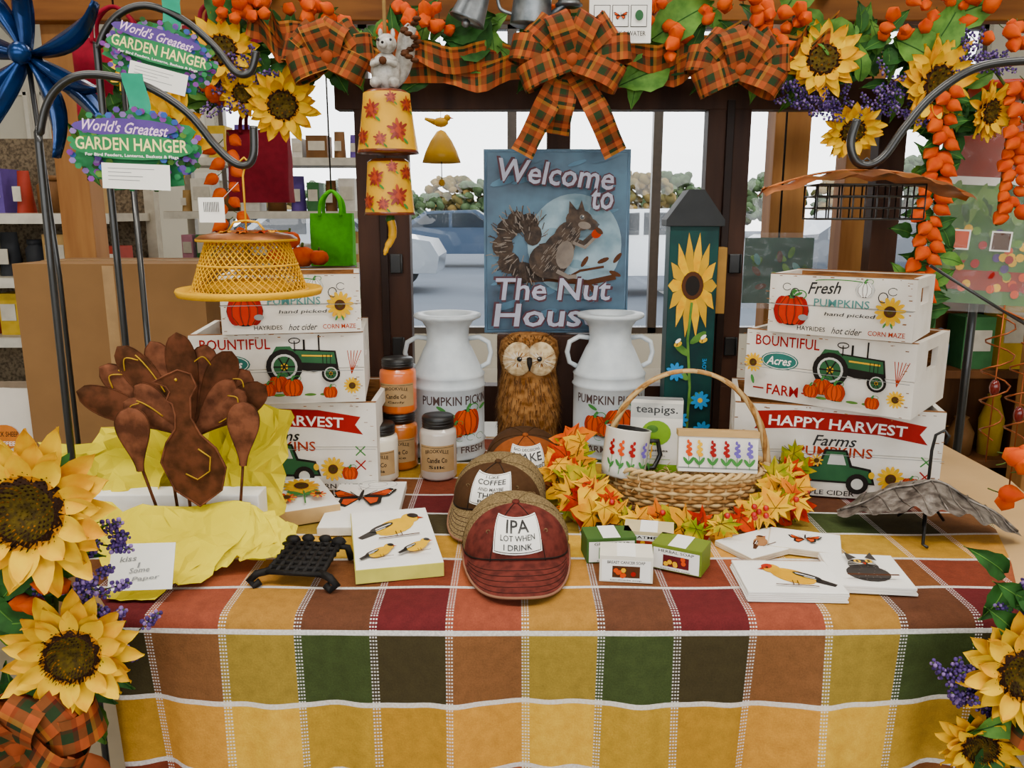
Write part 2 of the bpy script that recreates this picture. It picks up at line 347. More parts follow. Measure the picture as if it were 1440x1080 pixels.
def sm(P,n=6):
    P=[Vector(p) for p in P]; o=[]
    for i in range(len(P)-1):
        a,b_,c,d=P[max(i-1,0)],P[i],P[i+1],P[min(i+2,len(P)-1)]
        for k in range(n):
            t=k/n; o.append(.5*((2*b_)+(c-a)*t+(2*a-5*b_+4*c-d)*t*t+(3*b_-a-3*c+d)*t**3))
    return o+[P[-1]]
# ================================================================ ROOM
wallm=M('wall_paint_cream','#d8d4c8',.8,sc=3,var=.05); floorm=M('vinyl_floor','#8f8470',.4,sc=6,var=.12); ceilm=M('ceiling_white','#d9d6cd',.9,sc=4,var=.05)
trimm=M('white_trim','#e6e2d8',.5,var=.04); mull=M('window_mullion_bronze','#4a4038',.4); glass=M('window_glass','#ffffff',.02,var=0,trans=1,alpha=.04)
b=B('floor'); b.box((0,2,-.05),(9,9,.1),floorm); b.done()
b=B('ceiling'); b.box((0,2,3.25),(9,9,.1),ceilm); b.done()
b=B('wall_left'); b.box((-4.45,2,1.6),(.1,9,3.2),wallm); b.done()
b=B('wall_right'); b.box((4.45,2,1.6),(.1,9,3.2),wallm); b.done()
b=B('wall_back')
b.box((-3.3,6.45,1.6),(2.2,.1,3.2),wallm); b.box((3.95,6.45,1.6),(.9,.1,3.2),wallm); b.box((.65,6.45,.2),(5.7,.1,.4),wallm); b.box((.65,6.45,2.95),(5.7,.1,.5),wallm); b.done()
b=B('added_front_wall')  # unseen wall added behind the camera to cut sky fill for more contrast
b.box((-3.8,-2.45,1.6),(1.2,.1,3.2),wallm); b.box((3.8,-2.45,1.6),(1.2,.1,3.2),wallm); b.box((0,-2.45,.5),(6.4,.1,1.0),wallm); b.box((0,-2.45,2.9),(6.4,.1,.6),wallm); b.done()
b=B('window_1')
for x in (-2.2,-1.1,0,1.1,2.2,3.5): b.box((x,6.44,1.55),(.07,.08,2.3),mull)
for z in (.42,2.68): b.box((.65,6.44,z),(5.7,.08,.06),mull)
b.box((.65,6.46,1.55),(5.6,.006,2.2),glass); b.done(bevel=.004)
b=B('added_front_window')  # unseen window added in that wall; its opening is sized to set front fill
for x in (-3.2,-1.6,0,1.6,3.2): b.box((x,-2.44,1.8),(.07,.08,1.6),mull)
b.done()
b=B('trim_1')
for x in (-3.9,-3.2,-2.6): 
    for dz in (1.72,2.2): b.box((x,6.38,dz),(.6,.03,.03),trimm)
    for dx in (-.29,.29): b.box((x+dx,6.38,1.96),(.03,.03,.5),trimm)
b.box((-3.3,6.37,1.6),(2.2,.05,.06),trimm); b.done()
b=B('baseboard_back'); b.box((0,6.38,.06),(8.8,.03,.12),trimm); b.done()
asph=M('asphalt','#55575a',.9,sc=1,var=.1); b=B('parking_lot'); b.box((0,36,-.1),(120,59,.1),asph)
for k in range(-8,9): b.box((k*2.7,12.5,-.045),(.12,4.5,.01),wht)
b.done()
tr=M('tree_foliage','#4c5a3c',.95,sc=1.2,h2='#2c3a22'); tr2=M('tree_foliage_autumn','#7a6238',.95,sc=1.2,h2='#4a4628'); bk=M('bark','#4a3a2c',.9)
for k in range(22):
    b=B('oak_tree'); h=R.uniform(2.2,4.2); tm=tr2 if k%4==1 else tr
    b.tube([(0,0,0),(.1,0,h*.5),(0,.1,h*.8)],[.2,.14,.06],bk,8)
    for j in range(90): 
        a=R.uniform(0,6.28); rr=R.random()**.5*2.0; z=h*R.uniform(.35,1.1); rr*=math.sin(pi*min(1,max(.1,(z/h-.2)/1.0)))**.5
        b.sph((rr*math.cos(a),rr*math.sin(a)*.6,z),(R.uniform(.2,.5),.3,R.uniform(.15,.35)),tm,6,(R.random(),R.random(),R.random()))
    b.done((-30+k*2.9+R.uniform(-1,1),52+R.uniform(-4,6),-.04))
def car(loc,hexc,nm,rz=0):
    pm=M(nm,hexc,.25,metal=.3,coat=.6,var=.04); gl=M('car_glass','#20262c',.1); ty=M('tyre','#141414',.8); b=B('parked_car')
    P=[(-2.2,.35),(-2.25,.75),(-1.9,.95),(-1.2,1.0),(-.6,1.42),(.7,1.45),(1.35,1.02),(2.1,.9),(2.25,.65),(2.2,.35)]
    b.prism(P,lambda x,y,z:(x,-.85+z,y),1.7,pm)
    b.prism([(-1.0,1.02),(-.55,1.35),(0,1.38),(0,1.02)],lambda x,y,z:(x,-.87+z,y),.01,gl); b.prism([(.08,1.02),(.08,1.38),(.65,1.38),(1.1,1.02)],lambda x,y,z:(x,-.87+z,y),.01,gl)
    for x in (-1.35,1.4):
        for y in (-.82,.62):
            o=b.M; b.M=Matrix.Translation((x,y,.33))@Matrix.Rotation(-pi/2,4,'X'); b.lathe([(0,0),(.18,0),(.2,.02),(.33,.02),(.33,.2),(0,.2)],ty,20,mf=lambda j,i:(lgr if j<1 else None)); b.M=o
    b.done(loc,(0,0,rz),bevel=.04)
for x,y,c,n,rz in ((-3.5,15,'#8c9094','silver',0),(2.0,14.5,'#d8dadc','white',.1),(6.8,16,'#2a3440','navy',0),(3.4,21,'#8a2420','red',0),(-9,17,'#404448','grey',0),(-1.6,22,'#3c4a5c','blue',0),(9.5,23,'#c0c2c4','pearl',0),(-6.5,24,'#20242a','black',0)): car((x,y,-.04),c,'car_paint_'+n,rz)
# ================================================================ TABLE + CLOTH
tan=M('tabletop_laminate','#c4a274',.5,var=.08,sc=10); mt=M('steel_grey','#6a6c6e',.4,metal=.8)
b=B('display_table')
out=[(-.6,1.145),(.76,1.145),(.93,1.3),(1.06,1.5),(1.12,1.75),(1.12,2.12),(-.76,2.12),(-.76,1.34),(-.72,1.27)]
b.prism(out,lambda x,y,z:(x,y,.712+z),.033,tan)
for x,y in ((-.5,1.3),(.6,1.3),(-.68,1.95),(.95,1.95)): b.tube([(x,y,.0),(x,y,.712)],.016,mt,10)
b.done(bevel=.006)
def lerp(a,b,t): return a+(b-a)*t
def pw_(K,y):
    for (a,p),(c,q) in zip(K,K[1:]):
        if y<=c: return lerp(p,q,max(0,(y-a)/(c-a)))
    return K[-1][1]
XL=lambda y:pw_([(1.0,-.605),(1.13,-.605),(1.25,-.70),(1.34,-.755),(2.2,-.755)],y)
XR=lambda y:pw_([(1.0,.765),(1.13,.765),(1.3,.85),(1.5,.93),(1.7,.95),(2.2,.95)],y)
b=B('plaid_tablecloth'); NU=120;TOP=.96;ARC=.03;DR=.44;TOT=TOP+ARC+DR
def clf(u,v):
    s=v*TOT; x0,x1=XL(2.09-s if s<TOP else 1.13),XR(2.09-s if s<TOP else 1.13); x=lerp(x0,x1,u)
    if s<=TOP:
        y=2.09-s; return Vector((x,y,.7475+.0012*math.sin(x*23+y*9))),(x+.994,s)
    bow_=-.012*(1-((u-.5)*2)**2)
    if s<=TOP+ARC:
        t=(s-TOP)/ARC; return Vector((x,1.13-.018*math.sin(t*pi/2)+bow_*t,.7475-.018*(1-math.cos(t*pi/2)))),(x+.994,s)
    d=s-TOP-ARC; k=min(1,d/.25)
    y=1.112+bow_+k*(.012*math.sin(x*21+.6)+.007*math.sin(x*47+2)+.003*math.sin(x*90))-.02*k
    return Vector((x*(1-.03*k)+.004*k*math.sin(x*30),y,.7295-d+.008*math.sin(x*9+1)*k)),(x+.994,s)
b.grid(lambda u,v:clf(u,v)[0],NU,90,cloth,uvf=lambda u,v:(clf(u,v)[1][0],clf(u,v)[1][1]-.990+.88))
b.done(solid=-.0015)
# ================================================================ CRATES
def crate(w,h,d,art):
    b=B('painted_wooden_crate'); t=.011
    for k in range(2): 
        z=h*(.25+.5*k)
        for sy in (-1,1): b.box((0,sy*(d/2-t/2),z),(w,t,h/2-.0012),crW)
    b.box((0,0,t/2),(w-.002,d-2*t,t),wood)
    for sx in (-1,1):
        x=sx*(w/2-t/2-.0006); dd=d-2*t
        b.box((x,0,h*.28),(t,dd,h*.56),crW); b.box((x,0,h*.92),(t,dd,h*.16),crW)
        for sy in (-1,1): b.box((x,sy*(dd/2-(dd-.08)/4),h*.7),(t,(dd-.08)/2,h*.28),crW)
        b.box((x-sx*t*.7,0,h*.3),(.001,dd,h*.5),wood)
    for sy in (-1,1): b.box((0,sy*(d/2-t-.0006),h/2),(w-2*t,.001,h-.004),wood)
    for sy in (-1,1): b.box((0,sy*(d/2-t/2),h+.0004),(w,t*.8,.001),wood)
    dc=D(b,lambda x,y,l:(x,-d/2-l,h/2+y)); art(dc,w,h)
    dc.rect(0,0,w,.0012,gry); 
    for _ in range(34):
        x=R.choice([-1,1])*w/2*R.uniform(.9,.99) if R.random()<.5 else R.uniform(-w/2,w/2)*.97; y=R.uniform(-h/2,h/2)*.95 if abs(x)>w*.44 else R.choice([-1,1])*h*.485
        dc.rect(x,y,R.uniform(.002,.008),R.uniform(.0008,.0022),wood)
    return b
def artT(d,w,h):
    d.txt('Fresh',-.1*w,.3*h,.22*w,.2*h,blk,.06,.35); d_pump(d,.17*w,.3*h,.062*w,wht,lgr,grn,1)
    d.txt('PUMPKINS',.02*w,.06*h,.38*w,.13*h,teal,.0); d.txt('hand picked',.08*w,-.13*h,.34*w,.08*h,blk,0,.3)
    d_pump(d,-.33*w,-.1*h,.125*w,M('pumpkin_red','#b83414',spec=.1),red,grn,1)
    d_sun(d,.35*w,-.02*h,.1*w); d_leaf(d,.36*w,-.2*h,.02*w,-1.2); d_leaf(d,.33*w,-.2*h,.02*w,-2)
    d.txt('HAYRIDES',-.17*w,-.38*h,.2*w,.075*h,dk); d.txt('hot cider',.08*w,-.38*h,.2*w,.11*h,blk,0,.3); d.txt('CORN MAZE',.34*w,-.38*h,.24*w,.08*h,orB)
    for sx in (-1,1):
        d.line(arcp(sx*.3*w,.2*h,.03*w,.08*h,0,300),.002,blk); d.line(arcp(sx*.36*w,.3*h,.03*w,.06*h,30,330),.0015,blk)
    d.line(arcp(0,.42*h,.16*w,.03*h,180,0),.002,grn)
    d.ell(-.23*w,-.2*h,.035*w,.05*h,gry); d_leaf(d,-.3*w,.16*h,.03*w,.4)
def artM(d,w,h):
    d.txt('BOUNTIFUL',-.24*w,.36*h,.4*w,.15*h,red)
    d.ell(-.28*w,.08*h,.12*w,.13*h,M('oval_teal','#2f6a62')); d.line(arcp(-.28*w,.08*h,.108*w,.112*h,0,360,24),.0012,wht); d.txt('Acres',-.28*w,.08*h,.15*w,.12*h,wht,0,.3)
    d.txt('FARM',-.25*w,-.34*h,.2*w,.15*h,red); 
    for s in (-1,1): d.line([(-.25*w+s*.12*w,-.34*h),(-.25*w+s*.19*w,-.34*h)],.003,red)
    d_tractor(d,.17*w,.1*h,.32*w)
    for k in range(4): d.ell((.0+.09*k)*w,-.36*h,.035*w,.02*h,lf2)
    d_pump(d,.0*w,-.2*h,.055*w,rg=1); d_pump(d,.08*w,-.25*h,.06*w,rg=1); d_pump(d,-.06*w,-.27*h,.045*w,rg=1); d_pump(d,.3*w,-.32*h,.04*w,rg=1)
    d_sun(d,-.42*w,.05*h,.06*w); d_sun(d,.43*w,-.22*h,.05*w); d_leaf(d,-.42*w,-.12*h,.03*w,-1.3)
    for k in range(5): d.line([(.43*w,-.05*h),((.41+.02*k)*w,.28*h)],.0016,orB)
def artB(d,w,h):
    d.pol([(-.4*w,.42*h),(-.2*w,.45*h),(.2*w,.42*h),(.42*w,.34*h),(.39*w,.25*h),(.43*w,.14*h),(.2*w,.22*h),(-.2*w,.25*h),(-.4*w,.22*h),(-.37*w,.32*h)],red)
    d.txt('HAPPY HARVEST',0,.3*h,.66*w,.115*h,wht,-.04,0,.01*h)
    d.txt('Farms',0,.13*h,.2*w,.12*h,blk,0,.35); d.txt('PUMPKINS',0,.01*h,.36*w,.11*h,orB)
    d_truck(d,-.02*w,-.22*h,.36*w)
    d.txt('HAYRIDES   APPLE CIDER   CORN MAZE',0,-.44*h,.84*w,.055*h,dk)
    d_sun(d,.27*w,-.24*h,.065*w); d_sun(d,-.31*w,-.24*h,.045*w); d_pump(d,.36*w,-.28*h,.04*w,rg=1)
    for s in (-1,1):
        for k in (0,1):
            x=s*.42*w;y=(-.02-.16*k)*h; q=.025*w; d.line([(x-q,y-q),(x+q,y+q)],.003,red if k else grn); d.line([(x-q,y+q),(x+q,y-q)],.003,red if k else grn)
def place(b,p0,p1,z,d):
    p0=Vector(p0);p1=Vector(p1); a=math.atan2(p1.y-p0.y,p1.x-p0.x); c=(p0+p1)/2+Vector((-math.sin(a),math.cos(a)))*d/2
    return b.done((c.x,c.y,z),(0,0,a),bevel=.0015)
place(crate(.405,.192,.27,artB),(.468,1.668),(.862,1.575),.7505,.27)
place(crate(.335,.146,.25,artM),(.500,1.722),(.757,1.507),.9445,.25)
place(crate(.272,.118,.18,artT),(.524,1.665),(.744,1.505),1.0925,.18)
place(crate(.405,.192,.27,artB),(-.69,1.66),(-.285,1.665),.7505,.27)
place(crate(.345,.146,.25,artM),(-.648,1.62),(-.306,1.665),.9445,.25)
place(crate(.272,.118,.18,artT),(-.575,1.61),(-.308,1.66),1.0925,.18)
# ================================================================ MILK CANS
canm=M('enamel_white_metal','#cdd4d8',.38,sc=12,var=.06,h2='#aeb6bc')
def milkcan(loc,flip=0):
    b=B('milk_can'); r=.087
    b.lathe([(0,0),(r,0),(r+.002,.004),(r,.01),(r,.035),(r+.003,.038),(r,.041),(r,.17),(r+.004,.174),(r,.178),(r,.196),(r+.002,.2),(r-.004,.206),(.058,.262),(.052,.272),(.05,.29),(.052,.312),(.062,.328),(.079,.336),(.081,.341),(.079,.345),(.06,.346),(.048,.335),(.045,.29),(.05,.26),(0,.255)],canm,48)
    for s in (-1,1): b.tube([(s*.05,0,.285),(s*.075,0,.288),(s*.098,0,.275),(s*.104,0,.25),(s*.098,0,.225),(s*.08,0,.215)],.006,canm,8)
    mp=lambda x,y,l:((r+.0006+l)*math.sin(x/r),-(r+.0006+l)*math.cos(x/r),y)
    d=D(b,mp,.0002,.0002); x0=.03 if not flip else -.005
    d.txt('PUMPKIN PICKIN',x0,.148,.18,.022,M('can_text','#4a3a38'))
    d_pump(d,x0+.022,.095,.036,rg=4); d_pump(d,x0-.035,.086,.028,rg=4); d_pump(d,x0-.01,.078,.02,rg=3)
    d.txt('FARM FRESH',x0,.03,.12,.016,M('can_text','#4a3a38')); d_leaf(d,x0+.05,.125,.012,.5); d_leaf(d,x0-.03,.125,.012,2.6)
    for k in range(5): d.line(arcp(x0-.05+.025*k,.06,.01,.008,0,300),.0012,grn)
    return b.done(loc)
milkcan((-.155,1.955,.7495)); milkcan((.238,1.965,.7495),1)
# ================================================================ OWL
b=B('bristle_owl'); st1=M('owl_straw_tan','#9c7044',.9,sc=60,h2='#643c18'); st2=M('owl_straw_dark','#4a2c14',.9); fc=M('owl_face_cream','#cdb994',.9,sc=80,h2='#a08460'); bkw=M('owl_bark','#5a3e28',.9,sc=30,bump=.8)
b.lathe([(0,0),(.05,0),(.068,.01),(.078,.06),(.08,.12),(.072,.17),(.068,.2),(.076,.24),(.07,.272),(.045,.288),(0,.292)],st1,28,sy=.85)
def orad(z):
    P=[(0,.05),(.01,.068),(.06,.078),(.12,.08),(.17,.072),(.2,.068),(.24,.076),(.272,.07),(.29,.045),(.31,.0)]
    return pw_(P,z)
for k in range(2600):
    z=R.uniform(.012,.285); a=R.uniform(0,2*pi); r=orad(z); front=abs((a+pi/2+pi)%(2*pi)-pi)<.85
    if z>.19 and front: continue
    x,y=r*math.cos(a),r*.85*math.sin(a); L=R.uniform(.014,.026); t=Vector((-math.sin(a),math.cos(a),0))*.0011
    o=Vector((math.cos(a),math.sin(a),0)); p=Vector((x,y,z)); q=p+o*L*.45+Vector((0,0,-L if z<.2 else L*.3))+t*R.uniform(-4,4)
    if z>.2: q=p+o*.012+Vector((0,0,.008))
    q.z=max(q.z,.002)
    b.add([p-t,p+t,q],[(0,1,2)],R.choice([st1,st1,st2,bkw]) if z<.19 else R.choice([st2,bkw]))
for s in (-1,1):
    c=Vector((s*.028,-.066,.236)); b.sph(c,(.036,.012,.042),fc,18)
    for k in range(260):
        a=R.uniform(0,2*pi); r0=.008; r1=R.uniform(.03,.042); d=Vector((math.cos(a),0,math.sin(a))); t=Vector((-math.sin(a),0,math.cos(a)))*.0012
        b.add([c+d*r0-t+Vector((0,-.0135,0)),c+d*r0+t+Vector((0,-.0135,0)),c+d*r1+Vector((0,-.004,0))],[(0,1,2)],R.choice([fc,fc,st1,M('owl_white','#d8d0c0',.9)]))
    b.sph(c+Vector((s*-.004,-.013,.002)),.0065,blk,12); b.sph(c+Vector((s*-.006,-.0185,.005)),.0013,wht,6)
b.tube([(0,-.078,.238),(0,-.09,.228),(0,-.088,.21)],[.007,.006,.001],dk,8)
for k in range(220):
    a=R.uniform(-.9,.9); z=R.uniform(.25,.29); p=Vector((math.sin(a)*.067,-math.cos(a)*.062,z)); b.add([p+Vector((-.001,0,0)),p+Vector((.001,0,0)),p+Vector((math.sin(a)*.01,-.014,.008))],[(0,1,2)],R.choice([st2,bkw]))
for s in (-1,1):
    b.sph((s*.03,-.06,.008),(.015,.025,.008),bkw,8)
b.done((.042,2.01,.7495))
# ================================================================ CANDLES
blkl=M('candle_lid_black','#141414',.35); 
def candle(loc,r,h,wax,waxn,lab,kraft='#a98a62'):
    b=B('jar_candle'); wm=M(waxn,wax,.3,var=.05,coat=.8); lm=M('kraft_label_'+kraft[1:],kraft,.7)
    b.lathe([(0,0),(r*.9,0),(r,.006),(r,h*.72),(r*.96,h*.78),(r*.8,h*.81),(r*.8,h*.83)],wm,36)
    b.lathe([(0,h),(r*.8,h),(r*.86,h-.003),(r*.86,h*.82),(r*.8,h*.82)],blkl,36)
    for k in range(3): b.lathe([(r*.86,h*(.86+.04*k)),(r*.88,h*(.87+.04*k)),(r*.86,h*(.88+.04*k))],blkl,36)
    mp=lambda x,y,l:((r+.0003+l)*math.sin(x/r),-(r+.0003+l)*math.cos(x/r),y)
    d=D(b,mp,.0002,.0002); d.rect(0,h*.36,r*2.1,h*.42,lm,14); d.line([(-r+r*2*k/14,h*.54) for k in range(15)],.001,dk)
    d.txt('BROOKVILLE',0,h*.46,r*1.3,h*.06,dk,0,0,h*.03); d.txt('Candle Co',0,h*.34,r*1.1,h*.08,dk); d.txt(lab,0,h*.23,r*.9,h*.05,dk)
    b.done(loc)
candle((-.297,1.748,.7495),.044,.128,'#e8dfcc','wax_cream','Vanilla'); candle((-.165,1.765,.7495),.041,.142,'#c4bab0','wax_grey','Silk')
candle((-.262,1.842,.7495),.042,.132,'#b8640c','wax_amber','Spice'); candle((-.262,1.842,.882),.042,.125,'#dc6c1c','wax_orange','Candy')
# ================================================================ CAPS
def cap(loc,rz,front,back,bill,edge,lines,sc=1,tilt=.15):
    b=B('trucker_cap'); rx,ry,H=.083*sc,.094*sc,.07*sc
    AL=pi/2*math.sqrt((H*H+ry*ry)/2)
    def S(a,t,o=0):
        t=max(0,min(pi/2,t)); r=math.cos(t)**.72; wob=1+.018*math.sin(3*a+1)*math.sin(2*t)
        return Vector(((rx+o)*r*math.cos(a)*wob,(ry+o)*r*math.sin(a)*wob,(H+o)*math.sin(t)**1.0+.004))
    def mf(i,j):
        a=(i+.5)/48*360
        return None if 198<a<342 else back
    b.grid(lambda u,v:S(u*2*pi,v*pi/2),48,20,front,mf=mf)
    for k in range(6):
        a=k*pi/3; b.tube([S(a,t*pi/28,.0008) for t in range(15)],.0008,dk if a>pi else back,4)
    b.sph(S(0,pi/2)+Vector((0,0,.001)),(.007,.007,.004),front,10)
    for a in (-48,-132,60,120): b.tube([S(math.radians(a),.8,.0012)+Vector((.003*math.cos(q),0,.003*math.sin(q))) for q in [k*pi/4 for k in range(8)]],.0008,back,4,closed=True)
    def bf(u,v,o=0):
        x=(u-.5)*2; xa=x*rx*1.0; y0=-ry*math.sqrt(max(0,1-(xa/rx)**2))*.95; ex=.086*sc*(max(0,1-abs(x)**4))**.7; yy=y0-v*ex
        return Vector((xa*(1+.02*v),yy,(.010+.016*(1-x*x)*(1-.25*v))*sc-.012*sc*x*x+o))
    b.grid(lambda u,v:bf(u,v),36,10,bill); b.grid(lambda u,v:bf(u,v,-.003),36,10,bill)
    b.tube([bf(k/36,1,-.0015) for k in range(37)],.0022,edge,6)
    for t in (.3,.45,.6,.75,.9): b.tube([bf(.05+.9*k/24,t,.0006) for k in range(25)],.0006,M('cap_stitch','#3c201a'),3)
    b.tube([bf(k/36,0,.003)+Vector((0,-.002,0)) for k in range(37)],.0016,dk,4)
    def mp(x,y,l):
        t=y/AL*pi/2; r=math.cos(min(t,1.5))**.72
        return S(-pi/2+x/max(rx*(r*.8+.2),.03),t,.0006+l)
    pw,ph,cy=.076*sc,.066*sc,.070*sc
    def gr(w,h,m,l): b.grid(lambda u,v:mp(-w/2+w*u,cy-h/2+h*v,l),16,18,m)
    gr(pw,ph,wht,.0008); gr(pw*.95,ph*.93,dk,.0013); gr(pw*.92,ph*.89,wht,.0018)
    d=D(b,mp,.0026,.0001,True)
    for t,y,w,h in lines: d.txt(t,0,cy+y*ph,w*pw,h*ph,blk)
    b.done(loc,(tilt,0,rz))
mar=M('cap_maroon_canvas','#64302a',.9,sc=60,h2='#47221e',spec=.1); msh=M('cap_mesh_khaki','#857253',.9,sc=300,h2='#54462f',spec=.1); rus=M('cap_rust_canvas','#8a4c2a',.9,sc=90,spec=.1); dbr=M('cap_brown_canvas','#46301f',.9,sc=90,spec=.1); edg=M('cap_frayed_edge','#8a6450',.95)
cap((.006,1.335,.768),.04,mar,msh,mar,edg,[('IPA',.22,.48,.36),('LOT WHEN',-.09,.7,.15),('I DRINK',-.32,.56,.15)],1.1)
cap((-.024,1.548,.776),-.18,dbr,msh,msh,edg,[('I LIKE',.38,.34,.09),('COFFEE',.21,.7,.16),('AND MAYBE',.0,.6,.1),('THREE',-.19,.6,.16),('People',-.38,.55,.12)],1.1,.2)
cap((.028,1.74,.78),.06,rus,dbr,rus,edg,[('BAD DECISIONS',.35,.8,.11),('MAKE',.08,.8,.3),('GOOD STORIES',-.27,.82,.14)],1.07,.24)
# ================================================================ BASKET
wk=M('wicker_natural','#b88c58',.7,sc=70,h2='#845a30'); wk2=M('wicker_light','#ccac7a',.7,sc=70)
b=B('gift_basket')
def ep(a,z,k=0,w=0): rx=.148+.12*z+k; ry=.092+.12*z+k; return Vector((rx*math.cos(a),ry*math.sin(a),z))
b.grid(lambda u,v:Vector((.146*v*math.cos(u*2*pi),.09*v*math.sin(u*2*pi),.004)),32,3,wk)
for j in range(10):
    z=.005+.0078*j; ph=j%2*pi; b.tube([ep(2*pi*k/112,z,.0034*math.cos(28*2*pi*k/112+ph)) for k in range(112)],.0042,wk if j%3 else wk2,5,closed=True)
for k in range(28): 
    a=2*pi*k/28; b.tube([ep(a,0),ep(a,.085)],.003,wk2,5)
for ph in (0,pi): b.tube([ep(2*pi*k/120,.086+.005*math.sin(2*pi*k/120*22+ph),.005*math.cos(2*pi*k/120*22+ph)) for k in range(120)],.0045,wk2,5,closed=True)
for ph in range(4):
    b.tube([((.163+.004*math.cos(9*t*pi+ph*pi/2))*math.cos(pi*t),.004*math.sin(9*t*pi+ph*pi/2),.03+.245*math.sin(pi*t)**.8) for t in [k/70 for k in range(71)]],.0042,wk if ph%2 else wk2,6)
bo=b.done((.352,1.59,.7495),(0,0,-.1))
b=B('shredded_paper_filler'); ke=M('kraft_shred','#c8a878',.9)
for k in range(240):
    p=Vector((.352+R.uniform(-.11,.11),1.59+R.uniform(-.06,.06),.79+R.uniform(0,.03))); d=Vector((R.uniform(-1,1),R.uniform(-1,1),R.uniform(-.2,.5)))*.02
    b.tube([p,p+d+Vector((0,0,.005)),p+d*1.8],.001,ke,3)
b.box((.352,1.59,.775),(.22,.12,.03),ke); b.done()
b=B('tea_box'); tw=M('tea_box_white','#e6e2d8',.6,var=.04); lg=M('tea_green','#7aa42c',.6); b.box((0,0,.075),(.105,.055,.15),tw); b.box((0,0,.1505),(.103,.053,.001),gry)
d=D(b,lambda x,y,l:(x,-.0275-l,y)); d.rect(0,.128,.105,.03,lgr); d.txt('teapigs.',0,.128,.085,.02,blk); d.ell(0,.082,.03,.026,lg); d.ell(-.008,.09,.012,.008,lf2); d.txt('green tea',0,.045,.05,.006,dk); d.txt('15 temples',0,.035,.04,.004,gry); d.line([(-.03,.028),(.03,.028)],.001,lg)
d.rect(0,.01,.105,.016,lg)
b.done((.298,1.635,.805),(-.12,.0,-.18),bevel=.001)
b=B('floral_mug'); mg=M('mug_ceramic','#e4e0d4',.25,coat=.6,var=.03); r=.045
b.lathe([(0,0),(.038,0),(r-.003,.004),(r,.02),(r,.096),(r+.001,.098),(r-.003,.098),(r-.004,.02),(0,.01)],mg,40,mf=lambda j,i:(blk if j>=6 else None))
b.tube([(r-.002,0,.075),(r+.02,0,.078),(r+.03,0,.05),(r+.02,0,.022),(r-.002,0,.02)],.005,blk,8)
d=D(b,lambda x,y,l:((r+.0004+l)*math.sin(x/r),-(r+.0004+l)*math.cos(x/r),y),.0002,.0002); vio_=M('lupine_violet','#6a5aa8')
for x,c in ((-.045,red),(-.025,orA),(-.005,red),(.018,vio_),(.038,pY)):
    d.line([(x,.01),(x+.002,.04),(x,.06)],.0014,grn); d_leaf(d,x,.02,.008,1.1); d_leaf(d,x,.025,.008,2.1)
    for k in range(5): d.ell(x+(-1)**k*.002,.05+.006*k,.005-.0006*k,.004,c)
b.done((.222,1.575,.812),(-.1,.15,.2))
b=B('notecard_box'); b.box((0,0,.035),(.15,.035,.07),tw); b.box((0,0,.0745),(.154,.04,.012),M('bamboo_lid','#b99868',.6,sc=60,st=(.2,1,1)))
d=D(b,lambda x,y,l:(x,-.0175-l,y)); d.line([(-.075,.008),(.075,.008)],.003,gry)
for x,c in ((-.055,orA),(-.035,pY),(-.01,red),(.015,red),(.035,vio_),(.058,vio_)):
    d.line([(x,.008),(x,.04)],.0014,grn); d_leaf(d,x,.014,.009,1); d_leaf(d,x,.014,.009,2.2)
    for k in range(6): d.ell(x+(-1)**k*.002,.034+.005*k,.005-.0005*k,.004,c)
b.done((.398,1.525,.838),(-.15,0,-.12),bevel=.001)
mp_=[M('maple_yellow','#d8a200',.8,h2='#c47c00',sc=30,spec=.05),M('maple_orange','#bc4c04',.8,h2='#cc7c04',sc=30,spec=.05),M('maple_red','#8c200a',.8,h2='#b44008',sc=40,spec=.05),M('maple_green','#6c7a1c',.8,h2='#b09410',sc=40,spec=.05),M('maple_yellow2','#dcb200',.8,h2='#d08c00',sc=30,spec=.05)]
mch=[mp_[0],mp_[0],mp_[4],mp_[3],mp_[3],mp_[1],mp_[2],mp_[4]]
b=B('maple_leaf_garland')
path=[(.13,1.68),(.11,1.6),(.12,1.51),(.17,1.44),(.26,1.405),(.37,1.40),(.46,1.43),(.52,1.48),(.55,1.55),(.56,1.6)]
b.tube([(x,y,.762) for x,y in path],.004,brn,6)
for i in range(145):
    t=R.uniform(0,len(path)-1.001); k=int(t); f=t-k; x=lerp(path[k][0],path[k+1][0],f); y=lerp(path[k][1],path[k+1][1],f)
    side=abs(t-4.7)/4.5
    if side<.4 and R.random()<.6: continue
    z=.762+R.uniform(.0,.012+.10*max(0,side-.15)); 
    n=Vector((R.uniform(-.7,.7),R.uniform(-1.1,-.3),R.uniform(.2,1)))
    maple(b,(x+R.uniform(-.025,.025),y+R.uniform(-.02,.015),z+.012),n,R.uniform(.03,.054),R.choice(mch),R.uniform(0,6))
for i in range(26):
    x,y=R.choice(path); b.sph((x+R.uniform(-.03,.03),y+R.uniform(-.04,.0),.785+R.uniform(0,.03)),.006,M('berry_red','#a8201a',.3),8)
b.done()
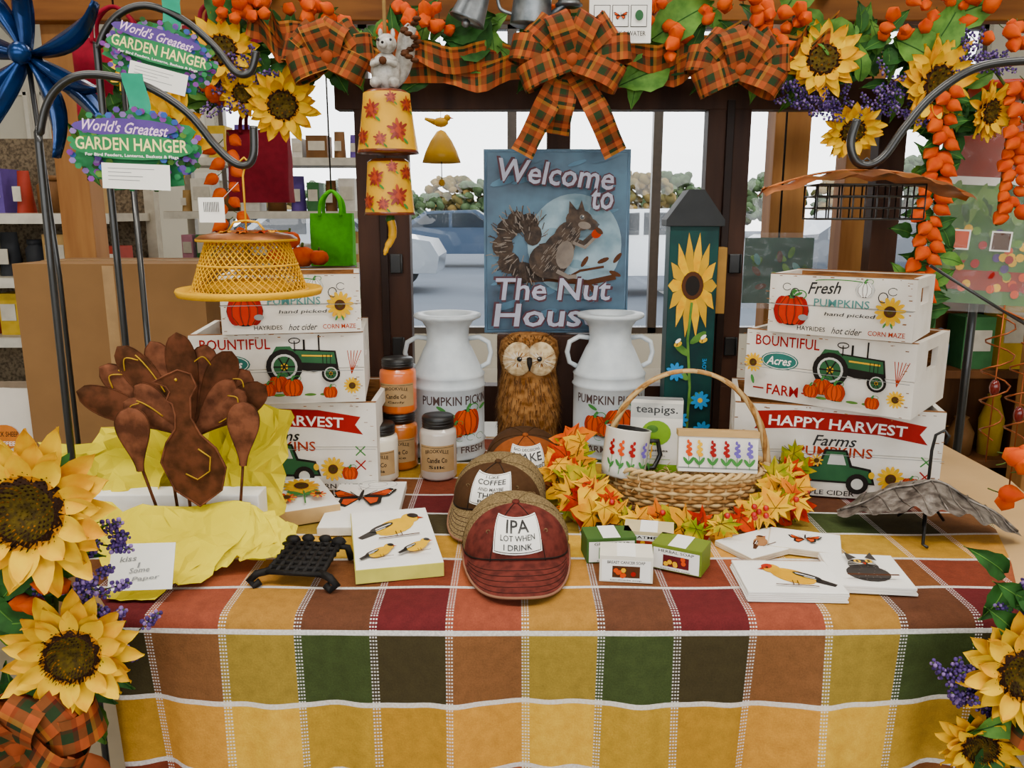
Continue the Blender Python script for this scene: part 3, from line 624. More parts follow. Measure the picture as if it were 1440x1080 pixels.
# ================================================================ SOAPS
def soap(loc,rz,side,txt,pic):
    b=B('boxed_soap'); bm=M('soapbox_'+side[1:],side,.6,var=.05); b.box((0,0,.022),(.085,.055,.044),bm)
    d=D(b,lambda x,y,l:(x,-.0275-l,.022+y)); d.rect(0,-.002,.078,.036,wht); d.txt(txt,0,.012,.06,.005,dk); d.rect(0,-.004,.044,.02,pic); 
    for k in range(7): d.ell(R.uniform(-.018,.018),R.uniform(-.011,.003),.004,.004,R.choice([pY,orA,red]))
    d.txt('handmade soap',0,-.0175,.05,.003,dk)
    d=D(b,lambda x,y,l:(x,y,.044+l)); d.rect(0,0,.03,.055,wht)
    b.done(loc,(0,0,rz),bevel=.001)
soap((.186,1.248,.7495),-.12,'#e2dccc','BREAST CANCER SOAP',brn); soap((.166,1.325,.7495),.1,'#3c5a28','GREEN SOAP',grn); soap((.283,1.282,.7495),-.5,'#68782c','HERBAL SOAP',M('soap_maroon','#5a1a1e')); soap((.24,1.35,.7495),-.2,'#c8b890','OATMEAL',orB)
# ================================================================ CARDS / CANVASES
def slab(name,w,l,h,loc,rz,edge,art,n=1,tilt=0,k=1.5):
    b=B(name); 
    for q in range(n): b.box((R.uniform(-.002,.002),0,h*(q+.5)/n),(w,l,h/n-.0004),edge)
    b.box((0,0,h),(w*.99,l*.99,.001),wht); d=D(b,lambda x,y,q:(x,y*k,h+.0006+q)); art(d,w,l/k); return b.done(loc,(tilt,0,rz),bevel=.0008)
gfy=M('goldfinch_yellow','#dcae00',spec=.05)
def aG(d,w,l):
    d_bird(d,.04*w,.16*l,.072,gfy); d_bird(d,-.2*w,-.28*l,.038,gfy); d_bird(d,.24*w,-.26*l,.037,gfy)
slab('goldfinch_canvas',.142,.26,.024,(-.208,1.355,.7495),.22,M('canvas_edge_yellow','#c8c060',.7),aG)
def aM(d,w,l):
    d_fly(d,-.08*w,.1*l,.07); d.line(arcp(.1*w,.36*l,.04,.018,0,360,20),.0012,gry); d.line(arcp(.1*w,.36*l,.02,.01,0,360,20),.001,gry)
slab('butterfly_canvas',.142,.26,.016,(-.292,1.545,.7495),.04,M('canvas_edge_white','#e0dcd2',.7),aM)
def aS(d,w,l):
    d_sun(d,.12*w,.18*l,.036,16); d.line([(.1*w,0),(0,-.4*l)],.003,grn); d_leaf(d,.05*w,-.15*l,.018,2.4); d_leaf(d,.05*w,-.15*l,.018,.3); d_sun(d,-.22*w,-.18*l,.02,12,orA); d_sun(d,.25*w,-.25*l,.016,12,orA); d.ell(-.2*w,.3*l,.012,.012,lav)
slab('sunflower_canvas',.125,.19,.03,(-.43,1.56,.7495),.45,M('canvas_edge_tan','#c0a070',.7),aS)
def aT(d,w,l): 
    d_bird(d,.05*w,-.02*l,.064,M('tanager_yellow','#d09c0a',spec=.05),M('tanager_red','#a83010'),blk,-1); d.line([(-.45*w,.45*l),(.45*w,.45*l)],.0008,lgr)
slab('bird_notecards',.152,.115,.017,(.437,1.208,.7495),-.04,wht,aT,5,k=1.25)
def aC(d,w,l):
    cg=M('cat_grey','#3a3634'); cg2=M('cat_grey_light','#76706a')
    d.ell(0,-.012,.034,.024,cg); d.ell(0,.01,.024,.02,cg)
    for k in range(24): a=R.uniform(0,6.28); q=R.uniform(.01,.03); d.line([(q*math.cos(a),-.01+q*.7*math.sin(a)),(q*1.15*math.cos(a),-.01+q*.85*math.sin(a))],.0008,cg2)
    for s in (-1,1): d.pol([(s*.006,.024),(s*.021,.042),(s*.023,.016)],cg); d.ell(s*.009,.013,.0055,.0055,yel); d.ell(s*.009,.013,.0022,.0035,blk); 
    d.pol([(-.003,.008),(.003,.008),(0,.001)],orB)
    for s in (-1,1): 
        for k in range(3): d.line([(s*.004,.003),(s*.028,-.002+.006*k)],.0006,wht)
    d.line([(-.04,-.032),(.04,-.028)],.004,brn)
slab('owl_notecards',.118,.125,.013,(.575,1.24,.7495),-.12,wht,aC,3,k=1.3)
def aN(d,w,l): d_bird(d,0,0,.035,M('wren_brown','#a87850'),brn,brn)
slab('wren_notecards',.13,.09,.01,(.44,1.36,.7495),.5,M('card_cream','#e0d4bc',.7),aN,3,k=1.2); slab('moth_notecards',.12,.09,.012,(.52,1.365,.7495),-.35,M('card_cream','#e0d4bc',.7),lambda d,w,l:d_fly(d,0,0,.03),3,k=1.2)
# ================================================================ IRON trivet
b=B('cast_iron_trivet'); ir=M('cast_iron','#1e1c1b',.6,metal=.4,bump=.4,sc=80)
for k in range(7): 
    b.tube([(-.045+.015*k,-.045,.022),(-.04+.0135*k,.05,.032)],.0045,ir,6); b.tube([(-.047,-.045+.016*k,.022+.0016*k),(.047,-.045+.016*k,.022+.0016*k)],.0045,ir,6)
b.box((0,0,.024),(.08,.085,.004),ir,(.1,0,0))
for s in (-1,1):
    b.tube([(s*.042,-.04,.022),(s*.06,-.05,.02),(s*.072,-.052,.008),(s*.062,-.056,.003),(s*.054,-.052,.008)],.0065,ir,8); b.tube([(s*.04,.05,.03),(s*.055,.056,.026),(s*.06,.058,.004)],.006,ir,8)
    b.sph((s*.04,.055,.036),(.014,.01,.008),ir,8); b.sph((s*.015,.06,.037),(.012,.009,.008),ir,8)
b.done((-.34,1.252,.7495),(0,0,-.12))
# ================================================================ METAL LEAF + stand
b=B('pewter_leaf_dish'); pw=M('pewter_bronze','#8c847c',.45,metal=.6,bump=1.0,sc=60,h2='#4c443e')
def lfz(x,y): return .085*max(0,1-(abs(x)/.16)**1.3)*(1-.3*abs(y)/.08)+.012*math.sin(x*70+abs(y)*60)*.3
def lw(t): return .085*math.sin(pi*min(1,max(0,.04+.93*t)))**.8*(1+.13*math.sin(t*44))
b.grid(lambda u,v:Vector((-.155+.31*u,(v-.5)*2*lw(u),.012+lfz(-.155+.31*u,(v-.5)*2*lw(u)))),60,10,pw)
b.tube([Vector((-.15+.3*k/20,-.001,.014+lfz(-.15+.3*k/20,0))) for k in range(21)],.0025,pw,5)
for k in range(9):
    x=-.12+.03*k
    for s in (-1,1): b.tube([Vector((x+.02*t,s*lw((x+.02*t+.155)/.31)*t*.95,.014+lfz(x+.02*t,s*lw((x+.02*t+.155)/.31)*t))) for t in (0,.33,.66,1)],.0014,pw,4)
b.tube([(0,.02,0),(0,.02,.15),(.004,.02,.18),(.018,.02,.19),(.026,.02,.18),(.022,.02,.165)],.003,blk,8)
b.tube([(0,.02,.06),(-.012,-.06,.04),(-.016,-.085,.004),(-.01,-.095,.0035)],.003,blk,6); b.tube([(0,.02,.06),(.04,.06,.003)],.003,blk,6); b.tube([(0,.02,.06),(-.04,.06,.003)],.003,blk,6)
b.done((.772,1.44,.7495),(0,0,-.32))
# ================================================================ TURKEY + TISSUE + NOTE
rust=M('rusted_steel','#744834',.85,metal=.0,sc=40,h2='#482a1c',bump=.5,spec=.15); rust2=M('rusted_steel_dark','#5c3624',.85,sc=40,h2='#3a2212',bump=.5,spec=.15); gold=M('gold_scribble','#c09838',.5,metal=.2)
b=B('metal_turkey_stake')
def feather(b,base,ang,L,w,yo,m=rust,gl=False):
    d=Vector((math.cos(ang),0,math.sin(ang))); p=Vector((-d.z,0,d.x)); base=Vector(base)
    def hw(v):
        if v<.72: t=v/.72; return w*.5*(.2+.8*t*t*(3-2*t))
        return w*.5*math.sqrt(max(0,1-((v-.72)/.28)**2))
    def f(u,v): x=(u-.5)*2; return base+d*L*v+p*x*hw(v)+Vector((0,yo+.005*x*x,0))
    b.grid(f,6,22,m)
    b.tube([f(0,k/22)  for k in range(23)]+[f(1,1-k/22) for k in range(23)],.0012,rust2,4)
    if gl:
        b.tube([f(.14,.45+.4*k/12)+Vector((0,-.003,0)) for k in range(13)],.0012,gold,4); b.tube([f(.2+.6*k/10,.8+.08*math.sin(pi*k/10))+Vector((0,-.003,0)) for k in range(11)],.0012,gold,4)
bs=(-.0,0,.115)
for i,a in enumerate((158,142,127,111,95,79,63,48,34)): feather(b,bs,math.radians(a),(.215,.2,.2,.18,.185,.165,.17,.155,.16)[i],.054,.014+.006*(i%2),rust if i%2 else rust2,gl=i in(1,2,5,7))
for i,a in enumerate((150,134,52,40)): feather(b,bs,math.radians(a),.13,.045,.002,rust,gl=i in(0,3))
feather(b,(-.085,-.02,.06),math.radians(95),.115,.06,0,gl=False); feather(b,(.095,-.02,.07),math.radians(86),.115,.056,0,gl=False)
P=[(-.022,.03),(.02,.0),(.06,.03),(.07,.07),(.055,.105),(.03,.13),(.016,.16),(.018,.195),(.03,.215),(.022,.236),(.0,.243),(-.02,.234),(-.044,.222),(-.022,.214),(-.016,.205),(-.024,.19),(-.014,.184),(-.01,.165),(-.012,.14),(-.03,.115),(-.042,.08)]
b.prism(P,lambda x,y,z:(x,-.024-z,y),.004,rust2)
b.tube([(x,-.029,y) for x,y in P],.0016,rust,5,closed=True)
b.tube([(.0,-.03,.06),(.02,-.031,.05),(.042,-.031,.065),(.045,-.031,.09),(.025,-.031,.105)],.0013,gold,4); b.sph((-.004,-.029,.226),.0028,gold,6)
for x,t,x2 in ((-.085,.07,-.06),(-.035,.1,-.03),(-.01,.1,-.008),(.095,.08,.075),(.02,.03,.018)): b.tube([(x,-.012,t),(x2,.0,-.05)],.0028,rust2,6)
b.done((-.565,1.385,.828))
tis=M('yellow_tissue_paper','#dece30',.8,sc=8,h2='#d2c024',spec=.1)
b=B('yellow_tissue_paper')
def shf(pts,cols,nu=11,nv=8,a=.018):
    q=[Vector(p) for p in pts]
    def f(u,v):
        p=q[0]*(1-u)*(1-v)+q[1]*u*(1-v)+q[2]*u*v+q[3]*(1-u)*v
        k=p*14; p=p+Vector((noise.noise(k),noise.noise(k+Vector((5,3,1)))-.8*abs(noise.noise(k*2.3)),noise.noise(k+Vector((9,2,7)))))*a*2+Vector((R.uniform(-1,1),R.uniform(-1,1),R.uniform(-1,1)))*a*.4
        if p.z<.753 and p.y>1.13: p.z=.753+R.uniform(0,.003)
        return p
    vs=[f(i/nu,j/nv) for j in range(nv+1) for i in range(nu+1)]; fs=[]
    for j in range(nv):
        for i in range(nu):
            A,B_,C,D_=j*(nu+1)+i,j*(nu+1)+i+1,(j+1)*(nu+1)+i+1,(j+1)*(nu+1)+i
            fs+= [(A,B_,C),(A,C,D_)] if R.random()<.5 else [(A,B_,D_),(B_,C,D_)]
    b.add(vs,fs,cols)
shf([(-.72,1.47,.77),(-.47,1.47,.77),(-.42,1.51,.965),(-.60,1.54,.985)],tis)
shf([(-.74,1.47,.77),(-.55,1.47,.77),(-.62,1.56,.99),(-.88,1.5,.90)],tis)
shf([(-.60,1.44,.77),(-.44,1.44,.77),(-.405,1.47,.93),(-.50,1.51,.99)],tis)
shf([(-.76,1.43,.77),(-.62,1.41,.78),(-.66,1.46,.90),(-.86,1.46,.88)],tis)
shf([(-.645,1.185,.762),(-.48,1.205,.762),(-.46,1.37,.82),(-.74,1.36,.83)],tis,a=.012)
shf([(-.52,1.235,.764),(-.40,1.27,.764),(-.42,1.37,.81),(-.6,1.36,.83)],tis,a=.012)
shf([(-.63,1.155,.757),(-.545,1.165,.757),(-.5,1.25,.775),(-.66,1.25,.775)],tis,8,6,a=.006)
shf([(-.43,1.25,.764),(-.375,1.28,.764),(-.37,1.36,.79),(-.46,1.36,.82)],tis,8,6,a=.012)
b.done(solid=.0004)
b=B('white_gift_box'); b.box((-.605,1.42,.795),(.30,.05,.08),wht); b.done(bevel=.002)
b=B('handwritten_note'); b.box((0,0,0),(.095,.0015,.07),M('note_paper','#f4f2ea',.8,var=.03)); d=D(b,lambda x,y,l:(x,-.0012-l,y))
for t,x,y,w in (('kiss',-.02,.012,.024),('I',-.004,.002,.003),('Some',-.002,-.005,.03),('Paper',.008,-.018,.04)): d.txt(t,x,y,w,.008,gry,.08,.3)
b.done((-.565,1.165,.802),(-.5,0,.08))
# ================================================================ NUT HOUSE SIGN
b=B('squirrel_tin_sign'); sb=M('sign_blue','#46687f',.45,sc=7,h2='#283c50'); W,Hh=.365,.455
b.box((0,0,Hh/2),(W,.006,Hh),sb); b.tube([(-W/2+.006,-.002,0.006),(W/2-.006,-.002,.006),(W/2-.006,-.002,Hh-.006),(-W/2+.006,-.002,Hh-.006)],.003,M('sign_edge','#5a7288',.4,metal=.5),6,closed=True)
d=D(b,lambda x,y,l:(x,-.003-l,Hh/2+y),st=.0001); moon=M('moon_pale','#92a8b4',.5,sc=14,h2='#68828f'); sq=M('squirrel_brown','#2c2420',.6,sc=60,h2='#4a3c32'); sq2=M('squirrel_grey','#7a7068',.6,sc=60); cl=M('sign_letter','#a8aabc',.5); clr=M('sign_letter_red','#4a2c34',.5); sbl=M('sign_blue_l','#5f7f96')
for k in range(40): d.ell(R.uniform(-.14,.14),R.uniform(-.2,.21),R.uniform(.015,.04),R.uniform(.003,.01),sbl if k%2 else sb,.3,10)
d.ell(.045,-.005,.118,.125,moon,n=40); 
for k in range(8): d.ell(.045+R.uniform(-.07,.07),R.uniform(-.08,.09),R.uniform(.008,.02),R.uniform(.006,.014),M('moon_dark','#7c98a6'),n=10)
d.line([(-.15,-.098),(-.02,-.09),(.08,-.1),(.15,-.085)],.014,brn); d.line([(.02,-.092),(.06,-.07),(.12,-.06)],.006,brn)
tp=[(-.045,-.07),(-.085,-.075),(-.12,-.05),(-.135,-.01),(-.125,.03),(-.1,.05),(-.07,.045),(-.06,.02)]
for i,(x,y) in enumerate(tp): d.ell(x,y,.03-.001*i,.028,sq,n=12)
for k in range(170):
    t=R.uniform(0,len(tp)-1.01); i=int(t); x=lerp(tp[i][0],tp[i+1][0],t-i)+R.uniform(-.028,.028); y=lerp(tp[i][1],tp[i+1][1],t-i)+R.uniform(-.028,.028); a=math.atan2(y+.01,x+.07)+R.uniform(-.5,.5)
    d.line([(x,y),(x+.018*math.cos(a),y+.018*math.sin(a))],.0022,sq2 if k%2 else sq)
d.ell(-.02,-.045,.05,.045,sq); d.ell(.005,-.015,.048,.036,sq,.9); d.ell(.025,.018,.038,.03,sq,.9); d.ell(.02,-.03,.022,.035,sq2,-.2)
d.ell(.055,.055,.034,.026,sq,-.15); d.ell(.083,.045,.02,.014,sq,-.3); d.pol([(.028,.068),(.03,.102),(.05,.078)],sq); d.pol([(.05,.076),(.06,.104),(.07,.072)],sq); d.ell(.068,.042,.016,.009,sq2,-.2)
d.ell(.062,.062,.0065,.0065,sq2); d.ell(.062,.062,.005,.005,blk); d.ell(.064,.064,.0015,.0015,wht); d.ell(.101,.044,.004,.003,blk)
d.line([(.03,.01),(.065,-.002),(.09,.018)],.014,sq); d.line([(.04,.0),(.07,-.012),(.094,.012)],.008,sq2); d.ell(.098,.022,.013,.011,orB,.5); d.ell(.104,.029,.012,.006,brn,-.7)
d.line([(-.03,-.078),(.02,-.088),(.035,-.085)],.014,sq); d.line([(.0,-.07),(.03,-.085),(.05,-.083)],.01,sq2)
for k in range(90):
    x=R.gauss(.005,.03); y=-.02+.9*x+R.gauss(0,.02); 
    if abs(x)<.06 and y<.05 and y>-.08: d.line([(x,y),(x-.008,y-.01)],.0014,sq2)
for x,y,a in ((.06,-.06,1),(.1,-.05,.4),(.13,-.07,-.4),(.08,-.1,-1),(.05,-.1,-1.6),(.14,-.05,.9)): d_leaf(d,x,y,.016,a,brn)
for t,x,y,w,h,r_ in (('Welcome',-.005,.165,.29,.055,-.08),('to',.11,.105,.055,.05,0),('The Nut',-.01,-.115,.29,.055,0),('House',-.02,-.18,.27,.058,0)):
    for q in (-1,1): d.txt(t,x+.003*q,y-.003*q,w*1.02,h*1.06,clr,r_,.12)
    d.txt(t,x,y,w,h,cl,r_,.12)
b.done((.112,2.085,1.03),(-.03,0,0))
b=B('sign_easel'); b.box((.112,2.075,.889),(.3,.04,.277),darkw); b.done(bevel=.004)
# ================================================================ SUNFLOWER ART POLE
b=B('painted_sunflower_birdhouse'); dg=M('paint_deep_teal','#0e3834',.5,sc=12,h2='#082426'); rf=M('birdhouse_roof','#2a2c2e',.6)
b.box((0,0,.28),(.115,.1,.56),dg); b.prism([(-.068,.55),(.068,.55),(.068,.565),(.018,.635),(-.018,.635),(-.068,.565)],lambda x,y,z:(x,-.06+z,y),.12,rf)
d=D(b,lambda x,y,l:(x,-.05-l,y))
for k in range(14):
    a=2*pi*k/14; q=1.12; d.pol([(0+.02*math.cos(a-.35),.41+.024*math.sin(a-.35)),(.042*q*math.cos(a-.2),.41+.07*q*math.sin(a-.2)),(.052*q*math.cos(a),.41+.115*q*math.sin(a)),(.042*q*math.cos(a+.2),.41+.07*q*math.sin(a+.2)),(.02*math.cos(a+.35),.41+.024*math.sin(a+.35))],pY if k%2 else M('painted_petal_light','#c89a18'))
d.ell(0,.41,.026,.034,brn); d.ell(0,.41,.017,.024,dk)
d.line([(0,.37),(-.006,.28),(.004,.16),(0,.02)],.006,lf2)
for y,s in ((.27,1),(.24,-1),(.12,1),(.18,-1)): d_leaf(d,0,y,.024,1.57-s*.9,lf2)
bl=M('painted_blue','#3a8ac8')
for x,y in ((-.032,.2),(.03,.13),(-.02,.08),(.038,.055)):
    for k in range(9): a=2*pi*k/9; d.ell(x+.013*math.cos(a),y+.013*math.sin(a),.011,.005,bl,a,8)
    d.ell(x,y,.006,.006,yel)
for x,y in ((.03,.28),(-.03,.27)): d.ell(x,y,.01,.006,yel,.4); d.line([(x-.003,y-.005),(x-.001,y+.005)],.002,blk); d.ell(x,y+.008,.008,.004,wht,.7)
d.txt('LOVE',.035,.22,.03,.01,bl,1.57)
b.box((.072,0,.42),(.022,.05,.16),M('bamboo_tan','#a07840',.6)); b.done((.437,2.02,.7495),(0,0,-.08),bevel=.0015)
# ================================================================ BIRD FEEDER LEFT
b=B('mesh_bird_feeder'); ym=M('yellow_powdercoat','#d8a400',.55,spec=.15); cop=M('copper_aged','#a8683c',.35,metal=.85,sc=18,h2='#6a4028')
b.lathe([(.0,0),(.118,.004),(.121,.012),(.119,.016),(.115,.008),(0,.005)],ym,48); 
r0,r1,zb,zt=.095,.066,.012,.098
for dr in (-1,1):
    for k in range(48):
        a0=2*pi*k/48; b.tube([((lerp(r0,r1,t)*math.cos(a0+dr*t*1.0)),(lerp(r0,r1,t)*math.sin(a0+dr*t*1.0)),lerp(zb,zt,t)) for t in [j/7 for j in range(8)]],.0013,ym,3,cap=False)
for z,r in ((zb,r0),(zt,r1),((zb+zt)/2,(r0+r1)/2)): b.tube([(r*math.cos(2*pi*k/40),r*math.sin(2*pi*k/40),z) for k in range(40)],.0022,ym,6,closed=True)
b.lathe([(0,.112),(.03,.112),(.075,.104),(.083,.098)],cop,40); b.lathe([(.083,.098),(.083,.094),(.07,.097),(0,.100)],ym,40)
for k in range(9): a=k*.7; maple(b,(.045*math.cos(a),.045*math.sin(a),.1115),(0,0,1),.016,mp_[k%3],a)
b.lathe([(0,.03),(.055,.028),(.08,.014),(0,.012)],ym,24)
b.tube([(0,0,.112),(0,0,.2),(.004,0,.215),(.012,0,.222),(.004,0,.23),(-.006,0,.222),(-.002,0,.212)],.0018,ym,6); b.tube([(-.03,0,.112),(-.02,0,.125),(0,0,.128),(.02,0,.125),(.03,0,.112)],.002,ym,6)
b.box((-.045,-.03,.145),(.042,.001,.04),wht); d=D(b,lambda x,y,l:(-.045+x,-.0306-l,.15+y))
for k in range(9): d.line([(-.012+.003*k,-.008),(-.012+.003*k,.008)],.0012,blk)
b.tube([(-.03,-.03,.16),(-.005,-.01,.19)],.0005,wht,3)
b.done((-.447,1.4,1.19))
# ================================================================ GARDEN HANGERS
iron=M('hanger_black_iron','#0e0f10',.35,coat=.3)
b=B('shepherd_hook'); b.tube(sm([(-.785,1.4,0),(-.785,1.4,.8),(-.78,1.4,1.40),(-.775,1.4,1.46),(-.752,1.4,1.515),(-.71,1.4,1.546),(-.655,1.4,1.548),(-.59,1.4,1.53),(-.53,1.4,1.49),(-.49,1.4,1.44),(-.462,1.4,1.413),(-.44,1.4,1.408),(-.427,1.4,1.425),(-.424,1.4,1.47)]),.0065,iron,10)
b.tube([(-.785,1.4,0.02),(-.785,1.28,0.02)],.005,iron,8); b.done()
b=B('shepherd_hook'); b.tube(sm([(-.836,1.75,0),(-.836,1.75,.8),(-.836,1.75,1.58),(-.83,1.75,1.66),(-.79,1.75,1.715),(-.73,1.75,1.735),(-.66,1.75,1.71),(-.6,1.75,1.66),(-.56,1.75,1.61),(-.53,1.75,1.61),(-.515,1.75,1.65)]),.0075,iron,10)
b.tube([(-.788,1.75,0),(-.788,1.75,1.71)],.0065,iron,8); b.tube([(-.836,1.75,0.02),(-.836,1.62,0.02)],.005,iron,8); b.done()
b=B('shepherd_hook'); b.tube(sm([(1.0,1.35,0),(1.0,1.35,.8),(1.0,1.35,1.38),(.985,1.35,1.46),(.94,1.35,1.53),(.87,1.35,1.56),(.79,1.35,1.562),(.72,1.35,1.55),(.66,1.35,1.51),(.62,1.35,1.46),(.594,1.35,1.42),(.57,1.35,1.405),(.548,1.35,1.412),(.538,1.35,1.44),(.545,1.35,1.475)]),.0068,iron,10); b.tube([(1.0,1.35,.02),(1.0,1.47,.02)],.005,iron,8); b.done()
def tag(loc,rot,s=1):
    b=B('garden_hanger_tag'); fg=M('tag_green','#2f7a4c'); pur=M('tag_purple','#5a4488'); vio=M('tag_violet','#7c4290'); pts=[]
    for k in range(36):
        a=2*pi*k/36; r=1+.08*math.sin(k*2.3)+.05*math.sin(k*5.1); pts.append((.105*r*math.cos(a)*(1.0),.062*r*math.sin(a)))
    b.prism(pts,lambda x,y,z:(x,z,y),.0015,fg); d=D(b,lambda x,y,l:(x,-l,y),st=.0001)
    for k in range(190):
        a=R.uniform(0,2*pi); r=R.uniform(.5,1.04); d.ell(.105*r*math.cos(a),.062*r*math.sin(a),.006,.005,R.choice([pur,vio,lf2,M('tag_blue','#3f5a9c'),fg,lf,lavL]),n=6)
    d.ell(-.01,.034,.085,.014,pur); d.txt("World's Greatest",-.01,.034,.14,.018,M('tag_pink','#f0d0f0'),-.05,.3); d.ell(0,.004,.1,.02,fg); d.txt('GARDEN HANGER',0,.008,.18,.02,M('tag_cream','#f4e8a0')); d.txt('For Bird Feeders, Lanterns, Baskets & Flags',0,-.01,.15,.006,wht)
    d.rect(.005,-.042,.11,.04,wht,1); 
    for k in range(4): d.line([(-.04,-.03-.006*k),(-.04+R.uniform(.03,.08),-.03-.006*k)],.001,gry)
    rb=M('ribbon_mint','#2a9878',.5); b.grid(lambda u,v:Vector((.0+(u-.5)*.035+.004*math.sin(v*5),.006+.004*math.sin(v*4),.045+.075*v)),2,6,rb)
    o=b.done(loc,rot); o.scale=(s,s,s)
tag((-.612,1.385,1.43),(0,.04,0),1); tag((-.70,1.735,1.635),(0,.25,.1),1.02)
# ================================================================ SUET FEEDER RIGHT
b=B('copper_roof_suet_feeder')
b.grid(lambda u,v:Vector((-.165+.34*u,(v-.5)*2*(.07*math.sin(pi*min(1,.05+.92*u))**.6),.03-.9*(u-.47)**2*.16*(1)-.35*((v-.5)**2)*.1+.003*math.sin(u*40))),30,8,cop)
b.tube([(-.16,0,.005)]+[(-.165+.34*k/16,0,.032-.144*(k/16-.47)**2) for k in range(17)],.002,cop,5)
for z in (-.045,-.028,-.01,.008):
    b.tube([(-.085,-.03,z),(.085,-.03,z),(.085,.03,z),(-.085,.03,z)],.0018,iron,5,closed=True)
for k in range(10):
    x=-.085+.17*k/9
    b.tube([(x,-.03,.008),(x,-.03,-.045),(x,.03,-.045),(x,.03,.008)],.0014,iron,5)
b.tube([(0,0,.03),(0,0,.04),(.006,0,.046),(0,0,.05),(-.006,0,.046),(0,0,.04)],.0018,iron,6)
b.done((.566,1.35,1.366))
# ================================================================ SQUIRREL BELL CHIME
b=B('squirrel_bell_chime'); cer=M('ceramic_yellow','#cf9c00',.4,var=.12,spec=.3); cw=M('ceramic_squirrel','#c0bcb4',.35,sc=70,h2='#847e76',coat=.4); crr=M('ceramic_red','#7c2016',.4); crr2=M('ceramic_red_light','#a03c14',.4); ctr=M('ceramic_brown_rim','#6a2c16',.3,coat=.6)
def cbell(z,h,ra,rb):
    b.lathe([(0,z+h),(ra*.8,z+h),(ra,z+h-.006),(ra*1.03,z+h*.8),(lerp(ra,rb,.55),z+h*.4),(rb*.98,z+h*.12),(rb,z+.006),(rb*1.03,z),(rb*.95,z),(rb*.9,z+.006),(0,z+h*.5)],cer,32,mf=lambda j,i:(ctr if j in(0,1,6,7,8) else None))
    for (ax,zz,q) in ((-.45,.66,1.1),(.5,.34,1.25),(-.8,.24,1),(.95,.75,.9),(2.5,.5,1),(-.1,.2,.8),(.3,.85,.7)):
        r=lerp(rb,ra,zz)+.002
        d=D(b,lambda x,y,l:((r+l+.001)*math.sin(ax+x/r),-(r+l+.001)*math.cos(ax+x/r),z+h*zz+y),st=.0001)
        for k in range(11):
            a=2*pi*k/11; L=(1 if k%2 else .75)*q; d.ell(.009*L*math.cos(a),.009*L*math.sin(a),.01*L,.0028*q,crr if k%3 else crr2,a,8)
        d.ell(0,0,.005*q,.005*q,crr2,0,10)
        d_leaf(d,.008*q,-.012*q,.006*q,-.8,grn)
cbell(1.447,.12,.046,.06); cbell(1.326,.11,.042,.05)
b.tube([(0,0,1.33),(0,0,1.318)],.003,dk,6); b.tube(sm([(0,0,1.318),(.004,0,1.3),(.002,0,1.28),(-.008,0,1.262),(-.014,0,1.245)]),[.0085]*12+[.007]*6+[.005]*4+[.003]*2+[.001],cer,10); b.sph((0,0,1.318),.01,lf,8)
b.sph((0,0,1.603),(.03,.025,.036),cw,16); b.sph((.004,-.01,1.652),(.02,.019,.019),cw,16); b.sph((0,-.027,1.648),(.009,.01,.008),cw,10); b.sph((0,-.036,1.65),.003,dk,6)
for s in (-1,1): b.sph((s*.012+.004,-.004,1.672),(.005,.004,.01),cw,8); b.sph((s*.012+.002,-.025,1.657),.003,blk,6); b.sph((s*.018,-.018,1.58),(.012,.016,.011),cw,10); b.tube([(s*.022,-.01,1.62),(s*.022,-.025,1.612),(s*.006,-.034,1.618)],.006,cw,8)
b.sph((0,-.037,1.617),.008,brn,8); b.tube(sm([(0,.02,1.575),(.02,.035,1.6),(.035,.03,1.64),(.04,.02,1.67),(.052,.015,1.69)]),[.01+.009*math.sin(pi*k/24) for k in range(25)],cw,10)
b.tube([(0,0,1.66),(0,0,1.9),(0,0,3.2)],.004,M('jute_rope','#a88858',.9),6)
for k in range(14): a=k*.9; b.sph((.05+.013*math.cos(a),-.0+.013*math.sin(a),1.67-.006*k+.03),(.009,.009,.005),brn,6)
b.done((-.248,1.7,0))
# ================================================================ WINDOW FRAME DISPLAY + PERGOLA
b=B('rustic_window_frame')
y=2.2; wb=M('walnut_bead','#20120c',.5)
b.box((-.335,y,1.0),(.135,.05,1.3),darkw); b.box((.555,y,1.0),(.11,.05,1.3),darkw); b.box((.975,y,1.0),(.07,.05,1.3),darkw); b.box((.12,y+.002,1.25),(.06,.045,.8),darkw)
b.box((.3,y,1.625),(1.5,.055,.075),darkw); b.box((.3,y,.82),(1.5,.052,.1),darkw)
for x in (-.335,.555):
    b.box((x,y-.03,1.0),(.02,.012,1.22),wb)
    for z in (.98,1.2): b.box((x+.03,y-.03,z),(.03,.01,.05),blk); b.tube([(x+.045,y-.036,z-.025),(x+.045,y-.036,z+.025)],.004,blk,6)
for x in (-.335,.555,.975): b.box((x,y,.175),(.06,.05,.35),darkw)
b.done(bevel=.004)
b=B('pine_pergola')
for x,w in ((-1.36,.10),(.86,.11),(1.08,.1),(1.75,.1)): b.box((x,2.65,1.6),(w,.09,3.2),pine)
b.box((.2,2.58,1.95),(4.2,.05,.14),pineH)
for x in (-.7,-.1,.3,.9,1.35): b.box((x,2.3,2.0),(.05,1.2,.12),pineH)
b.box((.3,2.1,1.88),(3.2,.05,.06),pineH); b.done(bevel=.004)
